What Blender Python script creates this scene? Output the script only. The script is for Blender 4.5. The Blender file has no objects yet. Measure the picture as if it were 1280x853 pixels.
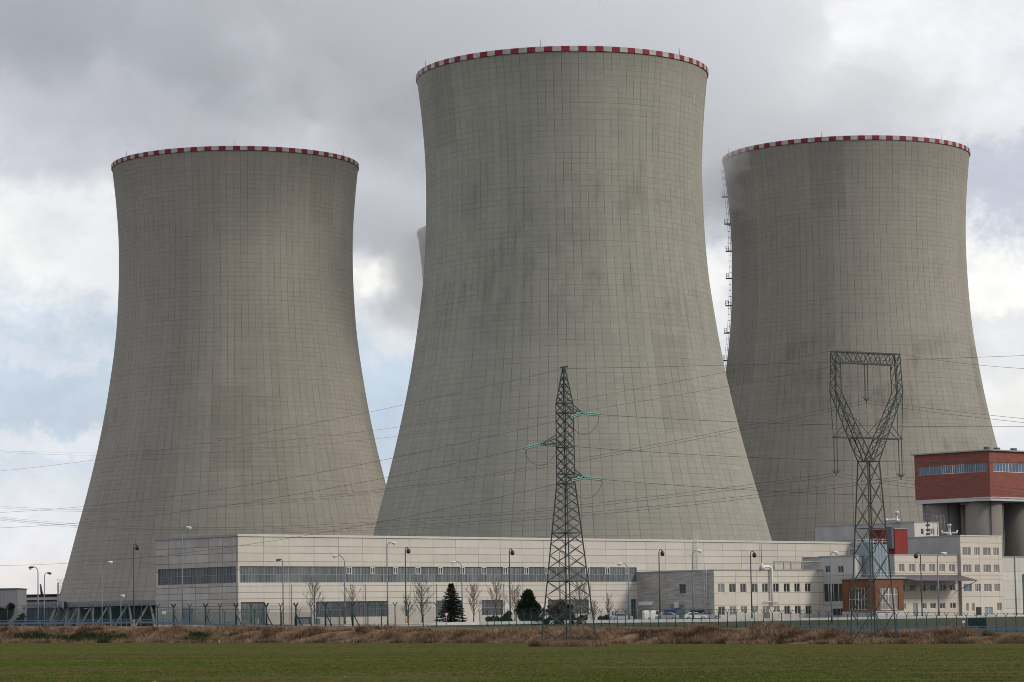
import bpy, bmesh, math, random
import numpy as np
from mathutils import Vector, Matrix, noise
random.seed(7)
rnd = random.Random(11)
R = math.radians
SC = bpy.context.scene
COL = SC.collection

# ------------------------------------------------------------------ camera
F = 3620.0                       # focal length in photo pixels (1280 wide)
EYE = Vector((0, 0, 2.3))
HORIZON = 780.0
PITCH = math.atan((HORIZON - 426.5) / F)
ROLL = R(0.95)
cam_d = bpy.data.cameras.new('camera')
cam = bpy.data.objects.new('camera', cam_d); COL.objects.link(cam); SC.camera = cam
cam_d.sensor_width = 36; cam_d.lens = 36 * F / 1280
cam_d.clip_start = 1; cam_d.clip_end = 40000
fwd = Vector((0, math.cos(PITCH), math.sin(PITCH)))
upv = Vector((0, -math.sin(PITCH), math.cos(PITCH)))
rgt = Vector((1, 0, 0))
# horizon rises to the right in the picture: camera is turned clockwise-wise about its view axis
cr, sr = math.cos(ROLL), math.sin(ROLL)
cam_r = rgt * cr - upv * sr
cam_u = rgt * sr + upv * cr
cam.matrix_world = Matrix((
    (cam_r.x, cam_u.x, -fwd.x, EYE.x), (cam_r.y, cam_u.y, -fwd.y, EYE.y),
    (cam_r.z, cam_u.z, -fwd.z, EYE.z), (0, 0, 0, 1)))

def ray(x, y):
    return (fwd * F + cam_r * (x - 640) + cam_u * (426.5 - y)).normalized()
def at(x, y, D):
    d = ray(x, y); return EYE + d * (D / d.y)

# ------------------------------------------------------------------ world
SUN_AZ, SUN_EL = R(106), R(32)     # azimuth clockwise from +Y (forward)
w = bpy.data.worlds.new('World'); SC.world = w; w.use_nodes = True
nt = w.node_tree; nt.nodes.clear()
def N(tree, typ, **kw):
    n = tree.nodes.new(typ)
    for k, v in kw.items():
        if k.startswith('i_'):
            n.inputs[k[2:].replace('_', ' ')].default_value = v
        else: setattr(n, k, v)
    return n
def L(tree, a, b): tree.links.new(a, b)
def lin(c):
    f = lambda v: (v/255/12.92 if v/255 <= .04045 else ((v/255+.055)/1.055)**2.4)
    return (f(c[0]), f(c[1]), f(c[2]), 1)
def build_world():
    out = N(nt, 'ShaderNodeOutputWorld')
    sky = N(nt, 'ShaderNodeTexSky', sky_type='NISHITA', sun_disc=False, sun_elevation=SUN_EL, sun_rotation=SUN_AZ, air_density=1.0, dust_density=1.5)
    bg_sky = N(nt, 'ShaderNodeBackground', i_Strength=0.10); L(nt, sky.outputs[0], bg_sky.inputs[0])
    tc = N(nt, 'ShaderNodeTexCoord')
    def fbm(scale, detail, rough, stretch=(1, 1, 1), off=(0, 0, 0), dist=0.0):
        mp = N(nt, 'ShaderNodeMapping'); mp.inputs['Scale'].default_value = stretch; mp.inputs['Location'].default_value = off
        L(nt, tc.outputs['Generated'], mp.inputs[0])
        n = N(nt, 'ShaderNodeTexNoise', i_Scale=scale, i_Detail=detail, i_Roughness=rough, i_Distortion=dist)
        L(nt, mp.outputs[0], n.inputs['Vector']); return n
    nw1 = fbm(20, 8, .66)                 # edges wobble
    sub = N(nt, 'ShaderNodeVectorMath', operation='SUBTRACT'); L(nt, nw1.outputs['Color'], sub.inputs[0]); sub.inputs[1].default_value = (.5, .5, .5)
    scl = N(nt, 'ShaderNodeVectorMath', operation='SCALE'); L(nt, sub.outputs[0], scl.inputs[0]); scl.inputs['Scale'].default_value = .07
    add = N(nt, 'ShaderNodeVectorMath', operation='ADD'); L(nt, tc.outputs['Generated'], add.inputs[0]); L(nt, scl.outputs[0], add.inputs[1])
    # base: uneven grey overcast, all round the sky
    nb = fbm(9, 7, .58, (1, 1, 1.8), (3.1, .4, 1.2), .3)
    ramp = N(nt, 'ShaderNodeValToRGB'); L(nt, nb.outputs['Fac'], ramp.inputs[0])
    cr_ = ramp.color_ramp; cr_.elements[0].position = .30; cr_.elements[0].color = lin((188, 192, 204))
    cr_.elements[1].position = .70; cr_.elements[1].color = lin((226, 227, 230))
    e = cr_.elements.new(.5); e.color = lin((207, 209, 216))
    cur = ramp.outputs[0]
    def blob(x, y, rx, ry, col, k=1.0, soft=.62):
        nonlocal cur
        d = ray(x, y)
        s = N(nt, 'ShaderNodeVectorMath', operation='SUBTRACT'); L(nt, add.outputs[0], s.inputs[0]); s.inputs[1].default_value = d
        m = N(nt, 'ShaderNodeVectorMath', operation='MULTIPLY'); L(nt, s.outputs[0], m.inputs[0]); m.inputs[1].default_value = (F/rx, 1.0, F/ry)
        ln = N(nt, 'ShaderNodeVectorMath', operation='LENGTH'); L(nt, m.outputs[0], ln.inputs[0])
        mr = N(nt, 'ShaderNodeMapRange', interpolation_type='SMOOTHSTEP'); L(nt, ln.outputs['Value'], mr.inputs[0])
        mr.inputs[1].default_value = 1 + soft*.6; mr.inputs[2].default_value = max(0, 1-soft); mr.inputs[3].default_value = 0; mr.inputs[4].default_value = k
        mx = N(nt, 'ShaderNodeMix', data_type='RGBA'); L(nt, mr.outputs[0], mx.inputs[0]); L(nt, cur, mx.inputs[6]); mx.inputs[7].default_value = lin(col)
        cur = mx.outputs[2]
    for b in SKY_BLOBS: blob(*b)
    # fine mottling
    nf = fbm(34, 7, .62, (1, 1, 1.6), (0, 7, 2))
    mrf = N(nt, 'ShaderNodeMapRange'); L(nt, nf.outputs['Fac'], mrf.inputs[0]); mrf.inputs[1].default_value = .25; mrf.inputs[2].default_value = .75; mrf.inputs[3].default_value = .87; mrf.inputs[4].default_value = 1.10
    mul = N(nt, 'ShaderNodeVectorMath', operation='SCALE'); L(nt, cur, mul.inputs[0]); L(nt, mrf.outputs[0], mul.inputs['Scale'])
    bg_c = N(nt, 'ShaderNodeBackground', i_Strength=CLOUD_STRENGTH); L(nt, mul.outputs[0], bg_c.inputs[0])
    mixs = N(nt, 'ShaderNodeMixShader', i_Fac=.95); L(nt, bg_sky.outputs[0], mixs.inputs[1]); L(nt, bg_c.outputs[0], mixs.inputs[2])
    L(nt, mixs.outputs[0], out.inputs[0])
CLOUD_STRENGTH = 1.10
SKY_BLOBS = [
    (60, 465, 330, 150, (187, 200, 214), 1.0), (480, 500, 180, 130, (188, 202, 217), 1.0),
    (60, 40, 620, 190, (200, 202, 210), .85), (500, 20, 420, 130, (202, 204, 212), .8),
    (40, 315, 190, 85, (236, 236, 235), .95), (120, 300, 120, 50, (222, 223, 226), .8), (40, 440, 200, 16, (206, 212, 221), .7),
    (470, 360, 110, 62, (238, 237, 234), .95), (480, 420, 90, 45, (216, 218, 222), .8),
    (500, 250, 90, 60, (190, 193, 202), .9),
    (70, 560, 190, 22, (216, 220, 224), .8), (40, 640, 210, 30, (213, 217, 222), .7),
    (50, 720, 260, 38, (219, 213, 210), .8),
    (1110, 60, 240, 105, (236, 236, 237), .95), (1230, 110, 190, 110, (222, 222, 226), .9),
    (1260, 222, 170, 60, (184, 189, 201), .95), (1250, 335, 150, 62, (245, 244, 241), 1.0),
    (1260, 420, 120, 50, (220, 220, 222), .8), (1262, 500, 110, 50, (232, 231, 229), .9),
    (895, 250, 60, 60, (200, 203, 211), .7), (893, 370, 60, 60, (232, 232, 230), .95),
]
build_world()
sun_d = bpy.data.lights.new('sun', 'SUN'); sun_d.energy = 1.9; sun_d.angle = R(12); sun_d.color = (1, .92, .79)
sun = bpy.data.objects.new('sun', sun_d); COL.objects.link(sun)
sdir = Vector((math.sin(SUN_AZ)*math.cos(SUN_EL), math.cos(SUN_AZ)*math.cos(SUN_EL), math.sin(SUN_EL)))
sun.rotation_euler = (-sdir).to_track_quat('-Z', 'Y').to_euler()
SC.view_settings.view_transform = 'Standard'; SC.view_settings.look = 'None'
SC.view_settings.exposure = 0.12; SC.view_settings.gamma = 1.0; SC.view_settings.use_curve_mapping = False
try:
    SC.cycles.volume_bounces = 10; SC.cycles.max_bounces = 12; SC.cycles.diffuse_bounces = 3; SC.cycles.transparent_max_bounces = 16
    SC.cycles.volume_step_rate = 0.5; SC.cycles.volume_max_steps = 256
    SC.cycles.sample_clamp_indirect = 4; SC.cycles.filter_width = 0.95
except Exception: pass

# ------------------------------------------------------------------ materials
def base_mat(name, rough=.8, metal=0.0, spec=.3):
    m = bpy.data.materials.new(name); m.use_nodes = True
    t = m.node_tree; t.nodes.clear()
    o = N(t, 'ShaderNodeOutputMaterial'); b = N(t, 'ShaderNodeBsdfPrincipled')
    b.inputs['Roughness'].default_value = rough; b.inputs['Metallic'].default_value = metal
    b.inputs['Specular IOR Level'].default_value = spec
    L(t, b.outputs[0], o.inputs[0]); return m, t, b
def mth(t, op, a, b=None, clamp=False):
    n = N(t, 'ShaderNodeMath', operation=op); n.use_clamp = clamp
    for i, v in enumerate((a, b)):
        if v is None: continue
        if isinstance(v, (int, float)): n.inputs[i].default_value = v
        else: L(t, v, n.inputs[i])
    return n.outputs[0]
def mixc(t, fac, a, b, blend='MIX'):
    n = N(t, 'ShaderNodeMix', data_type='RGBA', blend_type=blend)
    for i, v in ((0, fac), (6, a), (7, b)):
        if isinstance(v, (int, float)): n.inputs[i].default_value = v
        elif isinstance(v, tuple): n.inputs[i].default_value = v if len(v) == 4 else (*v, 1)
        else: L(t, v, n.inputs[i])
    return n.outputs[2]
def nz(t, vec, scale, detail=4, rough=.6, stretch=None, dims='3D'):
    if stretch:
        mp = N(t, 'ShaderNodeMapping'); mp.inputs['Scale'].default_value = stretch; L(t, vec, mp.inputs[0]); vec = mp.outputs[0]
    n = N(t, 'ShaderNodeTexNoise', i_Scale=scale, i_Detail=detail, i_Roughness=rough); L(t, vec, n.inputs['Vector']); return n.outputs['Fac']
def rng(t, v, a, b, c, d, smooth=False):
    n = N(t, 'ShaderNodeMapRange', interpolation_type='SMOOTHSTEP' if smooth else 'LINEAR'); L(t, v, n.inputs[0])
    for i, x in enumerate((a, b, c, d)): n.inputs[i+1].default_value = x
    return n.outputs[0]
def simple(name, c, rough=.7, metal=0.0, var=.15, scale=1.5, stretch=None, spec=.3, c2=None):
    m, t, b = base_mat(name, rough, metal, spec)
    tc = N(t, 'ShaderNodeTexCoord')
    f = nz(t, tc.outputs['Object'], scale, 5, .65, stretch)
    f = rng(t, f, .3, .7, 0, 1)
    hi = tuple(min(1, v*(1+var)) for v in c); lo = c2 or tuple(v*(1-var) for v in c)
    L(t, mixc(t, f, lo, hi), b.inputs['Base Color']); return m

MAT = {}
MAT['steel'] = simple('galvanised_steel', (.060, .072, .068), .6, .2, .3, 2)
MAT['steel_lit'] = simple('sunlit_steel', (.16, .2, .18), .6, .3, .25, 2)  # lighter copy of the steel with sunlight put into its colour
MAT['pole'] = simple('pole_grey', (.20, .24, .27), .5, .3, .2)
MAT['pole_dark'] = simple('pole_dark', (.09, .10, .11), .5, .3, .2)
MAT['lamp_white'] = simple('lamp_white', (.7, .7, .68), .4, 0, .1)
MAT['black'] = simple('black_plastic', (.03, .03, .035), .4, 0, .1)
MAT['glass_green'] = simple('glass_insulator', (.13, .34, .30), .25, 0, .1, 3, None, .6)
MAT['insul_grey'] = simple('insulator_grey', (.07, .085, .08), .4, 0, .2)
MAT['wire'] = simple('conductor', (.06, .06, .06), .6, .2, .1)
MAT['green_post'] = simple('green_fence_paint', (.015, .05, .045), .5, 0, .2)
MAT['rail'] = simple('guard_rail_steel', (.13, .19, .24), .5, .4, .2)
MAT['white_wall'] = simple('white_coping', (.80, .79, .77), .8, 0, .12, .4)
MAT['coping'] = simple('parapet_metal', (.50, .48, .45), .6, 0, .08, .4)
MAT['roof'] = simple('roof_felt', (.16, .16, .16), .9, 0, .2, .3)
MAT['frame_w'] = simple('window_frame_white', (.58, .57, .54), .5, 0, .08)
MAT['frame_g'] = simple('window_frame_grey', (.27, .275, .27), .5, 0, .1)
MAT['red'] = simple('red_render', (.21, .022, .018), .7, 0, .15, .8)
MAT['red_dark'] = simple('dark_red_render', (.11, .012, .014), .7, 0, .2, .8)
MAT['orange'] = simple('orange_brick', (.145, .062, .032), .8, 0, .25, 1.2)
MAT['tank'] = simple('blue_grey_cladding', (.22, .28, .32), .5, .2, .12, .6)
MAT['silver'] = simple('silver_duct', (.46, .47, .47), .55, .3, .12, 3)
MAT['canopy'] = simple('canopy_sheet', (.10, .085, .11), .5, .1, .25, 1, (1, 1, 1))
MAT['door_blue'] = simple('blue_grey_door', (.20, .26, .30), .6, 0, .1)
MAT['teal'] = simple('teal_glass_door', (.03, .08, .085), .25, 0, .2)
MAT['blue'] = simple('blue_paint', (.03, .10, .34), .5, 0, .1)
MAT['yellow'] = simple('yellow_paint', (.6, .42, .04), .5, 0, .1)
MAT['bark'] = simple('bark', (.085, .07, .055), .9, 0, .3, 4)
MAT['twig'] = simple('twig', (.15, .12, .10), .9, 0, .3, 4)
MAT['spruce'] = simple('spruce_needles', (.012, .022, .014), .9, 0, .5, .9)
MAT['pine'] = simple('pine_needles', (.014, .026, .012), .9, 0, .5, .7)
MAT['brown_bush'] = simple('brown_bush_leaf', (.085, .06, .045), .9, 0, .4, .9)
MAT['hedge'] = simple('hedge_leaf', (.02, .028, .016), .9, 0, .4, .9)
MAT['tyre'] = simple('tyre_rubber', (.02, .02, .02), .9, 0, .1)
MAT['rim_alloy'] = simple('wheel_alloy', (.4, .4, .42), .4, .7, .1)
MAT['car_silver'] = simple('silver_car_paint', (.42, .44, .46), .25, .5, .05, .5, None, .6)
MAT['car_white'] = simple('white_car_paint', (.72, .72, .71), .25, 0, .05, .5, None, .6)
MAT['car_glass'] = simple('dark_car_glass', (.03, .035, .04), .08, 0, .1, 1, None, .7)
MAT['headlight'] = simple('headlight_glass', (.6, .6, .6), .1, 0, .05, 1, None, .7)
MAT['sign_white'] = simple('sign_white', (.72, .72, .70), .5, 0, .05)
MAT['sign_red'] = simple('sign_red', (.5, .03, .03), .5, 0, .05)
MAT['grey_clad'] = simple('corrugated_grey', (.19, .19, .21), .6, .1, .25, 1, (6, 6, .2))
MAT['dark_clad'] = simple('dark_blue_cladding', (.045, .05, .085), .5, 0, .4, .8, (1, 1, 4))
MAT['plinth'] = simple('pale_plinth', (.42, .42, .43), .8, 0, .12, .8)
MAT['water_dark'] = simple('dark_fill_pack', (.02, .025, .03), .6, 0, .4, .3)
MAT['leg'] = simple('column_concrete', (.28, .28, .26), .85, 0, .15, .5)

def glass_mat(name, lo, hi, cw, ch, rough=.25):
    """window glass seen from outside: panes differ (blinds, tilt); UV in metres"""
    m, t, b = base_mat(name, rough, 0, .5)
    uv = N(t, 'ShaderNodeUVMap'); sp = N(t, 'ShaderNodeSeparateXYZ'); L(t, uv.outputs[0], sp.inputs[0])
    a = mth(t, 'FLOOR', mth(t, 'DIVIDE', sp.outputs[0], cw)); c = mth(t, 'FLOOR', mth(t, 'DIVIDE', sp.outputs[1], ch))
    cb = N(t, 'ShaderNodeCombineXYZ'); L(t, a, cb.inputs[0]); L(t, c, cb.inputs[1])
    wn = N(t, 'ShaderNodeTexWhiteNoise', noise_dimensions='2D'); L(t, cb.outputs[0], wn.inputs['Vector'])
    fn = nz(t, uv.outputs[0], .12, 4, .7); fn = rng(t, fn, .35, .65, 0, 1)
    v = mth(t, 'ADD', mth(t, 'MULTIPLY', wn.outputs['Value'], .55), mth(t, 'MULTIPLY', fn, .5), True)
    L(t, mixc(t, v, lo, hi), b.inputs['Base Color']); return m
MAT['glass_front'] = glass_mat('translucent_glazing', (.045, .055, .07), (.17, .19, .19), .75, 1.45, .35)
MAT['glass_side'] = glass_mat('dark_glazing', (.03, .033, .045), (.10, .11, .12), .75, 1.45, .3)
MAT['glass_dark'] = glass_mat('dark_window_glass', (.015, .018, .022), (.06, .06, .06), .9, 2, .15)
MAT['glass_blind'] = glass_mat('window_with_blinds', (.12, .115, .11), (.22, .21, .20), .9, 2, .4)
MAT['glass_blue'] = glass_mat('blue_window_glass', (.03, .05, .09), (.10, .16, .24), .8, 4, .15)

def panel_mat(name, base, H, rows, pitch, line=.35, var=.10, tint=None, dirt=.25, lw=.07, off=0.0):
    """precast wall panels; UV in metres (u along wall, v up from the foot)"""
    m, t, b = base_mat(name, .85, 0, .2)
    uv = N(t, 'ShaderNodeUVMap'); sp = N(t, 'ShaderNodeSeparateXYZ'); L(t, uv.outputs[0], sp.inputs[0])
    u, v = mth(t, 'ADD', sp.outputs[0], off), sp.outputs[1]
    fu = mth(t, 'FRACT', mth(t, 'ADD', mth(t, 'DIVIDE', u, pitch), 10))
    vl = mth(t, 'ADD', mth(t, 'LESS_THAN', fu, lw/pitch), mth(t, 'GREATER_THAN', fu, 1-lw/pitch), True)
    hl = None; idx = None
    for r in rows:
        q = mth(t, 'LESS_THAN', mth(t, 'ABSOLUTE', mth(t, 'SUBTRACT', v, r)), lw)
        hl = q if hl is None else mth(t, 'ADD', hl, q, True)
        g = mth(t, 'GREATER_THAN', v, r); idx = g if idx is None else mth(t, 'ADD', idx, g)
    lm = mth(t, 'ADD', vl, hl, True) if hl is not None else vl
    cb = N(t, 'ShaderNodeCombineXYZ'); L(t, mth(t, 'FLOOR', mth(t, 'DIVIDE', u, pitch)), cb.inputs[0])
    if idx is not None: L(t, idx, cb.inputs[1])
    wn = N(t, 'ShaderNodeTexWhiteNoise', noise_dimensions='2D'); L(t, cb.outputs[0], wn.inputs['Vector'])
    tint = tint or tuple(x*(1-var*1.5) for x in base)
    col = mixc(t, wn.outputs['Value'], tint, tuple(min(1, x*(1+var*.4)) for x in base))
    st = rng(t, nz(t, uv.outputs[0], .5, 6, .7, (1.6, .35, 1)), .35, .75, 0, dirt)
    col = mixc(t, st, col, tuple(x*.45 for x in base))
    sm = rng(t, nz(t, uv.outputs[0], 3.0, 4, .7), .3, .7, -.0, .18)
    col = mixc(t, sm, col, tuple(x*.6 for x in base))
    col = mixc(t, mth(t, 'MULTIPLY', lm, 1-line), col, tuple(x*.18 for x in base))
    L(t, col, b.inputs['Base Color']); return m

# ------------------------------------------------------------------ object helpers
def thing(name, label, cat, loc=(0, 0, 0), rz=0, group=None):
    o = bpy.data.objects.new(name, None); COL.objects.link(o); o.empty_display_size = .5
    o.location = loc; o.rotation_euler = (0, 0, rz); o['label'] = label; o['category'] = cat
    if group: o['group'] = group
    return o
def tag(o, label, cat, group=None):
    o['label'] = label; o['category'] = cat
    if group: o['group'] = group
    return o
def root_loc(o):
    while o is not None and o.parent is not None: o = o.parent
    return Vector(o.location) if o is not None else Vector((0, 0, 0))

class MB:
    """collects faces (world coordinates) and links them as one mesh object"""
    def __init__(s): s.v = []; s.f = []; s.uv = []; s.mi = []; s.sm = []
    def face(s, pts, uv=None, mi=0, sm=False):
        n = len(s.v); s.v += [tuple(p) for p in pts]; s.f.append(tuple(range(n, n+len(pts))))
        s.uv.append(uv or [(0, 0)]*len(pts)); s.mi.append(mi); s.sm.append(sm); return s
    def mesh(s, verts, faces, uvs=None, mi=0, sm=False):
        n = len(s.v); s.v += [tuple(p) for p in verts]
        for k, f in enumerate(faces):
            s.f.append(tuple(i+n for i in f)); s.uv.append(uvs[k] if uvs else [(0, 0)]*len(f)); s.mi.append(mi); s.sm.append(sm)
        return s
    def box(s, o, a, b, c, mi=0):
        """o corner, a b c edge vectors"""
        o, a, b, c = map(Vector, (o, a, b, c))
        if a.cross(b).dot(c) < 0: a, b = b, a
        P = [o, o+a, o+a+b, o+b, o+c, o+a+c, o+a+b+c, o+b+c]
        la, lb, lc = a.length, b.length, c.length
        fs = [(0, 3, 2, 1), (4, 5, 6, 7), (0, 1, 5, 4), (1, 2, 6, 5), (2, 3, 7, 6), (3, 0, 4, 7)]
        ds = [(lb, la), (la, lb), (la, lc), (lb, lc), (la, lc), (lb, lc)]
        uv = [[(0, 0), (x, 0), (x, y), (0, y)] for x, y in ds]
        return s.mesh(P, fs, uv, mi)
    def bar(s, p, q, w, h=None, mi=0):
        p, q = Vector(p), Vector(q); d = q-p
        if d.length < 1e-5: return s
        h = h or w; up = Vector((0, 0, 1)) if abs(d.normalized().z) < .95 else Vector((1, 0, 0))
        a = d.cross(up).normalized()*w; b = a.cross(d).normalized()*h
        return s.box(p-a/2-b/2, a, b, d, mi)
    def tube(s, pts, r, n=8, mi=0, cap=True, sm=True):
        pts = [Vector(p) for p in pts]; rs = r if isinstance(r, (list, tuple)) else [r]*len(pts)
        V = []; pa = None
        for i, p in enumerate(pts):
            d = (pts[min(i+1, len(pts)-1)] - pts[max(i-1, 0)]).normalized()
            if pa is None:
                pa = d.cross(Vector((0, 0, 1)) if abs(d.z) < .9 else Vector((1, 0, 0))).normalized()
            else:
                pa = (pa - d*pa.dot(d)).normalized()
            pb = d.cross(pa)
            for k in range(n):
                an = 2*math.pi*k/n; V.append(p + (pa*math.cos(an)+pb*math.sin(an))*rs[i])
        fs = []
        for i in range(len(pts)-1):
            for k in range(n):
                k2 = (k+1) % n; fs.append((i*n+k, i*n+k2, (i+1)*n+k2, (i+1)*n+k))
        if cap: fs.append(tuple(range(n))[::-1]); fs.append(tuple((len(pts)-1)*n+k for k in range(n)))
        return s.mesh(V, fs, None, mi, sm)
    def lathe(s, c, prof, n=16, mi=0, axis=None):
        """prof [(r,z)] about vertical axis at c"""
        c = Vector(c)
        pts = [c+Vector((0, 0, z)) for r, z in prof]
        V = [p+Vector((math.cos(2*math.pi*k/n)*prof[i][0], math.sin(2*math.pi*k/n)*prof[i][0], 0)) for i, p in enumerate(pts) for k in range(n)]
        fs = [(i*n+k, i*n+(k+1) % n, (i+1)*n+(k+1) % n, (i+1)*n+k) for i in range(len(pts)-1) for k in range(n)]
        fs.append(tuple(range(n))[::-1]); fs.append(tuple((len(pts)-1)*n+k for k in range(n)))
        return s.mesh(V, fs, None, mi, True)
    def build(s, name, mats, parent=None, weld=False, local=False):
        me = bpy.data.meshes.new(name); off = Vector((0, 0, 0)) if local else root_loc(parent)
        me.from_pydata([(v[0]-off.x, v[1]-off.y, v[2]-off.z) for v in s.v], [], s.f)
        ul = me.uv_layers.new(name='UVMap'); flat = [c for u in s.uv for p in u for c in p]
        ul.data.foreach_set('uv', flat)
        me.polygons.foreach_set('material_index', s.mi); me.polygons.foreach_set('use_smooth', s.sm)
        for m in (mats if isinstance(mats, (list, tuple)) else [mats]):
            me.materials.append(MAT[m] if isinstance(m, str) else m)
        if weld:
            bm = bmesh.new(); bm.from_mesh(me); bmesh.ops.remove_doubles(bm, verts=bm.verts, dist=.002); bm.to_mesh(me); bm.free()
        me.update()
        o = bpy.data.objects.new(name, me); COL.objects.link(o)
        if parent is not None: o.parent = parent
        return o
def structure(o, kind='structure'): o['kind'] = kind; return o
def copy_tree(o, parent=None):
    c = o.copy(); COL.objects.link(c); c.parent = parent
    for ch in [k for k in bpy.data.objects if k.parent == o]: copy_tree(ch, c)
    return c

# ------------------------------------------------------------------ ground
def interp(x, tab):
    if x <= tab[0][0]: return tab[0][1]
    for (a, va), (b, vb) in zip(tab, tab[1:]):
        if x <= b: return va + (vb-va)*(x-a)/(b-a)
    return tab[-1][1]
def foot(X): return 347 - .94*max(-170, min(120, X))
def field_z(X, Y):
    k = max(-200, min(200, X)); return -.011*k + noise.noise((X*.02, Y*.02, 0))*.10
CREST = [(0, .42), (300, -.35), (500, -.9), (640, -1.0), (900, -1.35), (1100, -1.9), (1280, -2.25)]
FENCE = [(0, .9), (300, .3), (500, 0), (640, -.7), (900, -1.35), (1280, -2.5)]
def ucol(X, Y): return 640 + F*X/max(Y, 60)
def terrain(X, Y):
    v = Y - foot(X); u = ucol(X, Y); zf = field_z(X, min(Y, foot(X)))
    if v <= 0: return field_z(X, Y)
    cz = 2.3 + interp(u, CREST); fz = 2.3 + interp(u, FENCE)
    n = (noise.noise((X*.12, Y*.12, 3))*.6 + noise.noise((X*.4, Y*.4, 5))*.2)
    n += .55*math.exp(-((u-870)/28)**2) + .75*math.exp(-((u-950)/26)**2) - .3*math.exp(-((u-905)/14)**2)
    if v < 6:
        t = v/6; t = t*t*(3-2*t); return zf + (cz-zf)*t + n*t
    if v < 9: return cz + n
    if v < 20:
        t = (v-9)/11; return (cz+n)*(1-t) + fz*t
    pz = 2.45
    if Y < 432: return fz
    if Y < 500:
        t = (Y-432)/68; t = t*t*(3-2*t); return fz + (pz-.35-fz)*t
    if Y < 512: return pz - .35 + (Y-500)/12*.35
    if Y < 900: return pz - (Y-512)/388*.2
    return 2.25
def noise_ground_mats():
    # winter wheat field: green with brownish drilling bands
    m, t, b = base_mat('young_wheat_field', 1, 0, 0)
    tc = N(t, 'ShaderNodeTexCoord'); P = tc.outputs['Object']
    n1 = rng(t, nz(t, P, .030, 5, .65, (.25, 1.0, 1)), .42, .58, 0, 1)
    n2 = rng(t, nz(t, P, 2.2, 6, .8, (1.3, .10, 1)), .36, .64, 0, 1)
    n3 = rng(t, nz(t, P, .07, 5, .7, (.10, .7, 1)), .42, .58, 0, 1)
    col = mixc(t, n2, (.036, .052, .012), (.090, .112, .024))
    col = mixc(t, mth(t, 'MULTIPLY', mth(t, 'MULTIPLY', n3, n2), .85), col, (.130, .085, .050))
    col = mixc(t, mth(t, 'MULTIPLY', n1, .42), col, (.085, .066, .036))
    L(t, col, b.inputs['Base Color'])
    bp = N(t, 'ShaderNodeBump', i_Strength=.5, i_Distance=.08); L(t, n2, bp.inputs['Height']); L(t, bp.outputs[0], b.inputs['Normal'])
    MAT['field'] = m
    m, t, b = base_mat('embankment_soil', .95, 0, .1)
    tc = N(t, 'ShaderNodeTexCoord'); P = tc.outputs['Object']
    a = rng(t, nz(t, P, .8, 6, .7), .35, .65, 0, 1); c = rng(t, nz(t, P, .09, 4, .6), .45, .62, 0, 1)
    col = mixc(t, a, (.05, .030, .020), (.22, .140, .09)); col = mixc(t, mth(t, 'MULTIPLY', c, .5), col, (.04, .045, .02))
    L(t, col, b.inputs['Base Color']); MAT['bank'] = m
    m, t, b = base_mat('plant_grass', .95, 0, .1)
    tc = N(t, 'ShaderNodeTexCoord'); P = tc.outputs['Object']
    a = rng(t, nz(t, P, .5, 6, .7), .3, .7, 0, 1); c = rng(t, nz(t, P, .03, 4, .6), .4, .6, 0, 1)
    col = mixc(t, a, (.028, .036, .014), (.066, .074, .030)); col = mixc(t, mth(t, 'MULTIPLY', c, .5), col, (.085, .07, .045))
    sp = N(t, 'ShaderNodeSeparateXYZ'); L(t, P, sp.inputs[0])
    L(t, mixc(t, rng(t, sp.outputs[1], 514, 517, 0, 1), col, (.16, .155, .145)), b.inputs['Base Color']); MAT['plant_ground'] = m
noise_ground_mats()
def xs_cols():
    xs = [-6000, -3500, -2000, -1200, -800, -560, -400, -300, -240]
    x = -200
    while x < 170: xs.append(x); x += 1.25
    return xs + [175, 200, 240, 300, 400, 560, 800, 1200, 2000, 3500, 6000]
def sheet(name, mat, rowf):
    XS = xs_cols(); mb = MB(); V = []; nr = None
    for X in XS:
        ys = rowf(X); nr = len(ys)
        for Y in ys: V.append((X, Y, terrain(X, Y)))
    fs = [(i*nr+j, (i+1)*nr+j, (i+1)*nr+j+1, i*nr+j+1) for i in range(len(XS)-1) for j in range(nr-1)]
    mb.mesh(V, fs, None, 0, True); return structure(mb.build(name, mat))
field_t = [0, .12, .22, .3, .36] + [.36 + .64*k/60 for k in range(1, 61)]
sheet('field', 'field', lambda X: [-250 + (foot(X)+250)*t for t in field_t])
sheet('embankment', 'bank', lambda X: [foot(X)+k*.9 for k in range(0, 21)] + [foot(X)+19.5])
def prow(X):
    y0 = foot(X)+19.5; ys = [y0]
    tgt = [max(y0+1+i*.01, y) for i, y in enumerate([432, 440, 448, 456, 464, 472, 480, 488, 494, 500, 506, 512, 530, 560, 620, 700, 820, 900, 1100, 1600, 2600, 5000, 12000])]
    return ys + tgt
sheet('plant_ground', 'plant_ground', prow)

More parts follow.
